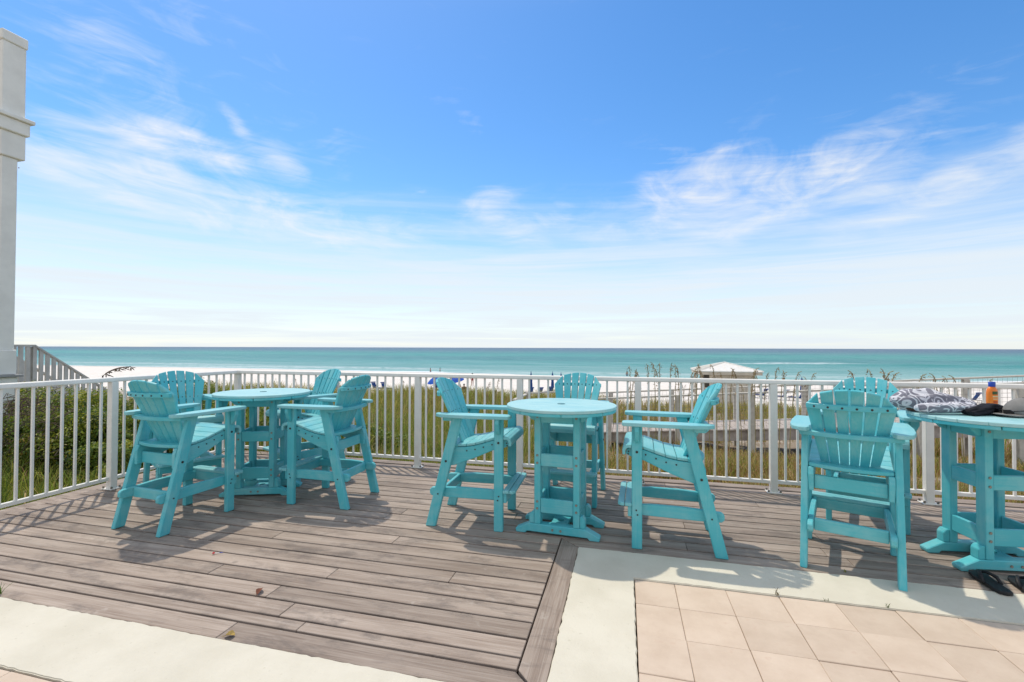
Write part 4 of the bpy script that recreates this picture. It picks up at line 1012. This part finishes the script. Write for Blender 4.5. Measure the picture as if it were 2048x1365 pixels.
pp = sand(930, 775); person_stand((pp.x, pp.y+3, zg_(pp.x, pp.y+3)), .4, 'person in dark red swimwear standing behind the open blue parasols', M_RED)
def person_sit(px_, py_):
    p = sand(px_, py_); o = tag(empty('person', p, R(200)), 'tanned person sitting on a low chair beside an open blue parasol', 'person')
    J = [(0, 0, .28), (0, .05, .48), (0, .12, .74), (0, .12, .86), (0, .10, .97), (0, .09, 1.05), (.19, .10, .74), (.26, -.02, .52), (.20, -.25, .46), (-.19, .10, .74), (-.26, -.02, .52), (-.20, -.25, .46), (.10, -.05, .26), (.12, -.42, .44), (.12, -.75, .08), (.12, -.88, .05), (-.10, -.05, .26), (-.12, -.42, .40), (-.12, -.78, .08), (-.12, -.90, .05)]
    E_ = [(0, 1), (1, 2), (2, 3), (3, 4), (4, 5), (2, 6), (6, 7), (7, 8), (2, 9), (9, 10), (10, 11), (0, 12), (12, 13), (13, 14), (14, 15), (0, 16), (16, 17), (17, 18), (18, 19)]
    rad = [.13, .125, .13, .05, .085, .075, .06, .045, .032, .06, .045, .032, .085, .06, .042, .03, .085, .06, .042, .03]
    skin_body('body', J, E_, rad, M_SKIN, o); MB().lathe([(.02, 1.13), (.085, 1.10), (.098, 1.03), (.09, .97)], 12, 0, .10).build('hair', M_HAIR, o, smooth=True)
    MB().lathe([(.145, .17), (.16, .28), (.14, .38)], 14).build('swim_shorts', M_OLIVE, o, smooth=True)
    s = tag(empty('low_chair', p, R(200)), 'low canvas beach chair holding the person beside the parasol', 'chair')
    MB().box(-.28, .28, -.20, .18, .10, .14).build('seat', M_OLIVE, s, .01); MB().hexa([(-.28, .20, .16), (.28, .20, .16), (.28, .24, .16), (-.28, .24, .16)], [(-.28, .36, .80), (.28, .36, .80), (.28, .40, .80), (-.28, .40, .80)]).build('backrest', M_OLIVE, s, .01)
    for x in (-.26, .26):
        for y in (-.17, .20): MB().tube([(x, y, -.02), (x, y, .12)], .015, 6).build('leg', M_WOODW, s)
person_sit(928, 788)
for (a, b) in [(861, 745), (880, 744.5), (1254, 752)]:
    p = G(a, b, SEA); person_stand((p.x, p.y, SEA), random.uniform(0, 6), 'distant bather standing waist-deep in the shallow water', M_NAVY, .75)
for o in col.objects:
    if o.name.startswith('person') and o.get('label', '').startswith('distant'): o['group'] = 'bathers in the shallows'

# ---------------------------------------------------------------- things on the table with the towel
def mat_towel():
    m, t, b = material('grey_paisley_towel'); tc = t.node('ShaderNodeTexCoord'); o = tc.outputs['UV'] if False else tc.outputs['Object']
    wv = t.node('ShaderNodeVectorMath', operation='ADD'); nz = t.node('ShaderNodeTexNoise'); nz.inputs['Scale'].default_value = 9; t.link(o, nz.inputs[0])
    sc_ = t.node('ShaderNodeVectorMath', operation='SCALE'); t.link(nz.outputs[1], sc_.inputs[0]); sc_.inputs['Scale'].default_value = .05; t.link(o, wv.inputs[0]); t.link(sc_.outputs[0], wv.inputs[1])
    v = t.node('ShaderNodeTexVoronoi'); v.inputs['Scale'].default_value = 11; t.link(wv.outputs[0], v.inputs['Vector'])
    ring = t.m('SINE', t.m('MULTIPLY', v.outputs['Distance'], 23.0)); w = t.smooth(ring, .25, .62)
    e = t.node('ShaderNodeTexVoronoi', feature='DISTANCE_TO_EDGE'); e.inputs['Scale'].default_value = 11; t.link(wv.outputs[0], e.inputs['Vector'])
    w = t.m('MAXIMUM', w, t.smooth(e.outputs['Distance'], .05, .02)); w = t.m('MULTIPLY', w, t.smooth(t.noise(o, 14, 3), .36, .46))
    c = t.mix(w, (.215, .21, .25), (.66, .66, .70)); t.link(c, b.inputs['Base Color']); b.inputs['Roughness'].default_value = .95; b.inputs['Specular IOR Level'].default_value = .1
    b.inputs['Sheen Weight'].default_value = .2; bump(t, b, t.noise(o, 260, 3), .4, .002); return m
M_TOWEL = mat_towel(); M_BLACK = simple('black_cloth', (.012, .012, .016), .85, .3, 25, .25, .2); M_RUBBER = simple('black_rubber', (.014, .014, .016), .6, .2, 30)
def roll_body(name, A, B, prof, mat, parent, base, folds=.10, nu=64, nv=44, squash=.8, org=None, seed=1):
    A, B = Vector(A), Vector(B); ax = (B-A); L = ax.length; ax.normalize(); sd = ax.cross(Vector((0, 0, 1))).normalized(); upv = sd.cross(ax)
    V_, F_ = [], []
    for i in range(nu+1):
        t_ = i/nu; r_ = float(np.interp(t_, [p[0] for p in prof], [p[1] for p in prof])); c = A.lerp(B, t_); lift = float(np.interp(t_, [p[0] for p in prof], [p[2] for p in prof]))
        for j in range(nv):
            a = j*2*math.pi/nv; k_ = 1+folds*(math.sin(a*3+t_*5+seed)+.6*math.sin(a*7-t_*11+seed*2)+.5*math.sin(a*2+t_*17+seed*3)+.35*math.sin(a*11+t_*23))
            q = c+sd*(r_*k_*math.cos(a))+upv*(r_*k_*squash*math.sin(a)); q.z += lift
            if base is not None: q.z = max(q.z, base+.0008+.0015*abs(math.sin(7*a+t_*9)))
            V_.append(q-org if org else q)
    for i in range(nu):
        for j in range(nv): F_.append((i*nv+j, i*nv+(j+1) % nv, (i+1)*nv+(j+1) % nv, (i+1)*nv+j))
    F_.append(tuple(range(nv-1, -1, -1))); F_.append(tuple(nu*nv+j for j in range(nv)))
    return MB().add(V_, F_).build(name, mat, parent, smooth=True)
tb = Vector((2.275, 3.60, ZTOP))
A = G(1812, 826, ZTOP); B = G(1945, 829, ZTOP); to = tag(empty('beach_towel', ((A.x+B.x)/2, (A.y+B.y)/2+.05, ZTOP)), 'bundled grey towel with white paisley print lying on the table edge', 'towel')
org = to.location.copy()
A1 = D(1782, 803, 3.14); A1.z = 1.012; B1 = D(1946, 815, 3.10); B1.z = .975
roll_body('folded_bundle', A1, B1, [(0, .018, 0), (.05, .040, .0), (.2, .078, .008), (.42, .084, .006), (.65, .072, 0), (.85, .056, -.004), (.96, .048, -.004), (1, .030, -.004)], M_TOWEL, to, None, .075, org=org, squash=.95)
A2 = D(1834, 822, 2.98); A2.z = .976; B2 = D(1948, 824, 2.96); B2.z = .980
roll_body('rolled_edge', A2, B2, [(0, .026, 0), (.08, .036, 0), (.3, .040, .004), (.7, .040, .006), (.93, .042, 0), (1, .030, 0)], M_TOWEL, to, ZTOP, .06, org=org, seed=4)
A3 = D(1838, 812, 3.12); A3.z = .972; B3 = D(1940, 816, 3.08); B3.z = .968
roll_body('under_fold', A3, B3, [(0, .02, 0), (.15, .045, 0), (.6, .05, 0), (1, .03, 0)], M_TOWEL, to, ZTOP, .06, org=org, seed=8)
p = G(1815, 826, ZTOP); m = MB()
for k_ in range(3): m.tube([D(1796+k_*4, 814+k_*2, 3.15)*1, D(1836, 820+k_, 3.06)], .0035, 5)
tag(m.build('leather_strap', simple('brown_leather', (.13, .055, .035), .6, .2, 20)), 'thin brown strap sticking out from under the paisley towel', 'strap')
# black clothing
A4 = G(1935, 832, ZTOP); A4.z = ZTOP+.022; B4 = G(2012, 826, ZTOP); B4.z = ZTOP+.028
o = roll_body('black_garment', A4, B4, [(0, .03, 0), (.2, .05, .003), (.5, .062, .012), (.75, .058, .006), (1, .02, 0)], M_BLACK, None, ZTOP, .13, org=Vector((A4.x, A4.y, ZTOP)), squash=.55, seed=3)
o.location = (A4.x, A4.y, ZTOP); tag(o, 'crumpled black garment on the table between the towel and the cap', 'clothing')
# sunscreen bottle
def bottle():
    p = G(1985, 820, ZTOP); p = Vector((p.x+.03, p.y+.05, ZTOP)); o = tag(empty('sunscreen_bottle', p, R(25)), 'orange sunscreen bottle with a blue cap standing on the table', 'bottle'); o.location.z = ZTOP+.0003; o.scale = (1.12,)*3
    m = MB().lathe([(.030, 0), (.035, .006), (.036, .05), (.036, .10), (.033, .122), (.022, .138), (.018, .141)], 28); m.v = [(a, b*.62, c) for a, b, c in m.v]; m.build('body', M_ORANGE, o, smooth=True)
    m = MB().lathe([(.0205, .1412), (.021, .145), (.021, .168), (.018, .171)], 22); m.v = [(a, b*.72, c) for a, b, c in m.v]; m.build('cap', M_CAPB, o, smooth=True)
    def patch(a0, a1, z0, z1, mat, nm):
        aa = np.linspace(R(a0), R(a1), 7); V_ = []; r_ = .0366
        for z in (z0, z1): V_ += [(r_*math.cos(a), r_*.62*math.sin(a)*1.01, z) for a in aa]
        MB().add(V_, [(i, i+1, 8+i, 7+i) for i in range(6)]).build(nm, mat, o)
    patch(230, 292, .093, .112, simple('dark_green_print', (.05, .10, .03), .5), 'label_emblem'); patch(232, 296, .076, .084, simple('pale_print', (.75, .62, .35), .5), 'label_line'); patch(236, 290, .062, .067, simple('pale_print', (.75, .62, .35), .5), 'label_line'); patch(238, 286, .04, .052, simple('red_print', (.55, .09, .02), .5), 'label_line')
M_ORANGE = simple('orange_plastic', (.85, .20, .012), .35, .04, 8, .5); M_CAPB = simple('blue_cap_plastic', (.01, .06, .42), .35, .05, 8, .5)
bottle()
def cap():
    p = G(2046, 836, ZTOP); o = tag(empty('baseball_cap', (p.x+.035, p.y+.06, ZTOP+.0003), R(195)), 'faded grey baseball cap lying on the table beside the black garment', 'cap')
    m = MB(); nu, nv = 8, 24
    for i in range(nu+1):
        ph = i/nu*math.pi/2
        for j in range(nv):
            a = j*2*math.pi/nv; m.v.append((.098*math.cos(ph)*math.cos(a)-.01*math.sin(ph), .082*math.cos(ph)*math.sin(a), .012+.105*math.sin(ph)**.9))
    for i in range(nu):
        for j in range(nv): m.f.append((i*nv+j, i*nv+(j+1) % nv, (i+1)*nv+(j+1) % nv, (i+1)*nv+j))
    m.f.append(tuple(j for j in range(nv-1, -1, -1)))
    m.build('crown', M_CAP, o, smooth=True)
    fr = []; bk = []
    for a in np.linspace(-1.15, 1.15, 13):
        bk.append((.092*math.cos(a), .078*math.sin(a))); fr.append((.055+.115*math.cos(a), .086*math.sin(a)))
    m = MB().strip(bk, fr, .010, .014); m.v = [(a, b, c-1.1*b*b+.006) for a, b, c in m.v]; m.build('brim', M_CAP, o, smooth=False)
    MB().lathe([(.006, .116), (.006, .121), (.002, .1225)], 10, -.01, 0).build('button', M_CAP, o)
    m = MB().tube([(.085, -.045, .052), (.10, -.02, .050), (.103, 0, .049), (.10, .02, .050), (.085, .045, .052)], .006, 6); 
    g_ = tag(empty('sunglasses', (o.location.x, o.location.y, ZTOP+.0003), R(195)), 'dark sunglasses resting on the peak of the grey cap', 'sunglasses')
    for s in (-1, 1):
        pr = [(s*.006, .0), (s*.058, .004), (s*.060, .022), (s*.045, .036), (s*.012, .032)]
        mm = MB().prism(pr, 0, .004, 'x'); mm.v = [(.122+a*1.0+.35*c-.25*abs(b), b, c*.8+.019) for a, b, c in mm.v]; mm.build('lens', M_LENS, g_)
        MB().tube([(.118, s*.060, .040), (.05, s*.072, .045)], .003, 5).build('temple', M_LENS, g_)
    MB().tube([(.128, -.008, .042), (.13, 0, .045), (.128, .008, .042)], .003, 5).build('bridge', M_LENS, g_)
M_CAP = simple('faded_grey_cotton', (.23, .225, .215), .9, .12, 18, .15, .2); M_LENS = simple('black_lens', (.01, .01, .012), .15, .1, 10, .6)
cap()
# flip-flops
def flipflop(px_, py_, rz, lab):
    p = G(px_, py_); o = tag(empty('flip_flop', (p.x, p.y, .006), R(rz)), lab, 'sandal', 'pair of flip-flops by the table foot')
    out = [(-.135, -.022), (-.130, -.034), (-.10, -.040), (-.04, -.036), (.03, -.040), (.08, -.048), (.115, -.044), (.135, -.026), (.140, .0), (.128, .026), (.10, .040), (.05, .044), (-.03, .036), (-.10, .036), (-.128, .026), (-.138, .0)]
    MB().prism(out, 0, .020).build('sole', M_RUBBER, o, .004)
    MB().tube([(.075, .004, .018), (.070, .004, .036), (.045, -.012, .050), (.0, -.036, .042), (-.030, -.042, .014)], [.006, .007, .009, .010, .008], 6).build('strap', M_RUBBER, o, smooth=True)
    MB().tube([(.070, .004, .034), (.045, .020, .050), (.0, .038, .042), (-.030, .041, .014)], [.007, .009, .010, .008], 6).build('strap', M_RUBBER, o, smooth=True)
flipflop(1978, 1170, 87.7, 'black rubber flip-flop whole in view on the deck edge by the table foot'); flipflop(2054, 1182, 78.7, 'black rubber flip-flop lying next to its mate, close under the table foot')

# ---------------------------------------------------------------- litter
def flat_leaf(name, px_, py_, pts, mat, lab, cat, curl=.02, rz=0.0):
    p = G(px_, py_); o = tag(empty(name, (p.x, p.y, .0015), rz), lab, cat); m = MB(); n = len(pts)
    mid_ = [(0, y, .002+curl*.2) for y in np.linspace(pts[0][1], pts[-1][1], n)]
    V_ = [(-x, y, .002+curl*(x/.03)) for x, y in pts]+[(x, y, .002+curl*1.3*(x/.03)) for x, y in pts]+mid_
    F_ = [(i, i+1, 2*n+i+1, 2*n+i) for i in range(n-1)]+[(2*n+i, 2*n+i+1, n+i+1, n+i) for i in range(n-1)]
    m.add(V_, F_).build('blade', mat, o); MB().tube([(0, pts[0][1]-.012, .003), (0, pts[0][1], .003)], .0012, 5).build('stalk', mat, o); return o
lf = [(.002, -.03), (.012, -.018), (.018, 0), (.014, .018), (.002, .032)]
flat_leaf('dry_leaf', 519, 1186, lf, simple('dry_leaf_brown', (.17, .055, .025), .7, .3, 60), 'curled dry brown leaf lying on a deck board', 'leaf', .028, R(20))
m1 = simple('yellowing_leaf', (.30, .20, .03), .6, .4, 60); flat_leaf('fallen_leaf', 458, 1274, [(.002, -.02), (.018, -.008), (.022, .006), (.012, .020), (.002, .026)], m1, 'yellow and green leaf sprig on the edge of the cream cement', 'leaf', .02, R(-70))
def weed(px_, py_, h, n, c, lab):
    p = G(px_, py_); P = np.repeat(np.array([[0, 0, 0.]]), n, 0)+np.concatenate([rng.normal(0, .006, (n, 2)), np.zeros((n, 1))], 1)
    V, F, CC = blades(P, rng.uniform(.5, 1, n)*h, np.abs(rng.normal(.7, .4, n)), np.full(n, .004), np.repeat(np.array([c]), n, 0)*rng.uniform(.7, 1.3, (n, 1)))
    o = tag(link(bpy.data.objects.new('weed', np_mesh('weed', V, F, M_GRASS, CC))), lab, 'weed'); o.location = (p.x, p.y, .002)
weed(1553, 1191, .05, 9, (.16, .12, .04), 'small dry weed sprouting at the corner where two pavers meet cement'); weed(1775, 1216, .035, 6, (.10, .14, .04), 'tiny green weed sprouting from the joint along the pavers'); weed(1690, 1146, .02, 10, (.26, .25, .05), 'low yellow-green weed at the edge of the deck boards and cement'); weed(0, 1190, .07, 10, (.10, .17, .04), 'green weed poking up where the deck meets the cream cement')
weed(1652, 1203, .02, 5, (.12, .13, .05), 'minute weed in the middle of the paver joint')
p = G(430, 1109); o = tag(empty('plastic_pick', (p.x, p.y, .004), R(35)), 'tiny red, white and blue plastic pick dropped on the deck', 'litter')
MB().tube([(.0, 0, .002), (.026, 0, .002)], .0022, 6).build('stick', simple('white_plastic', (.7, .7, .72), .5), o); MB().tube([(.0265, 0, .002), (.045, 0, .002)], .0022, 6).build('tip', M_CAPB, o); MB().lathe([(.002, 0), (.009, .004), (.006, .009), (.002, .012)], 8, -.008, 0).build('head', simple('red_plastic', (.55, .02, .03), .4), o)
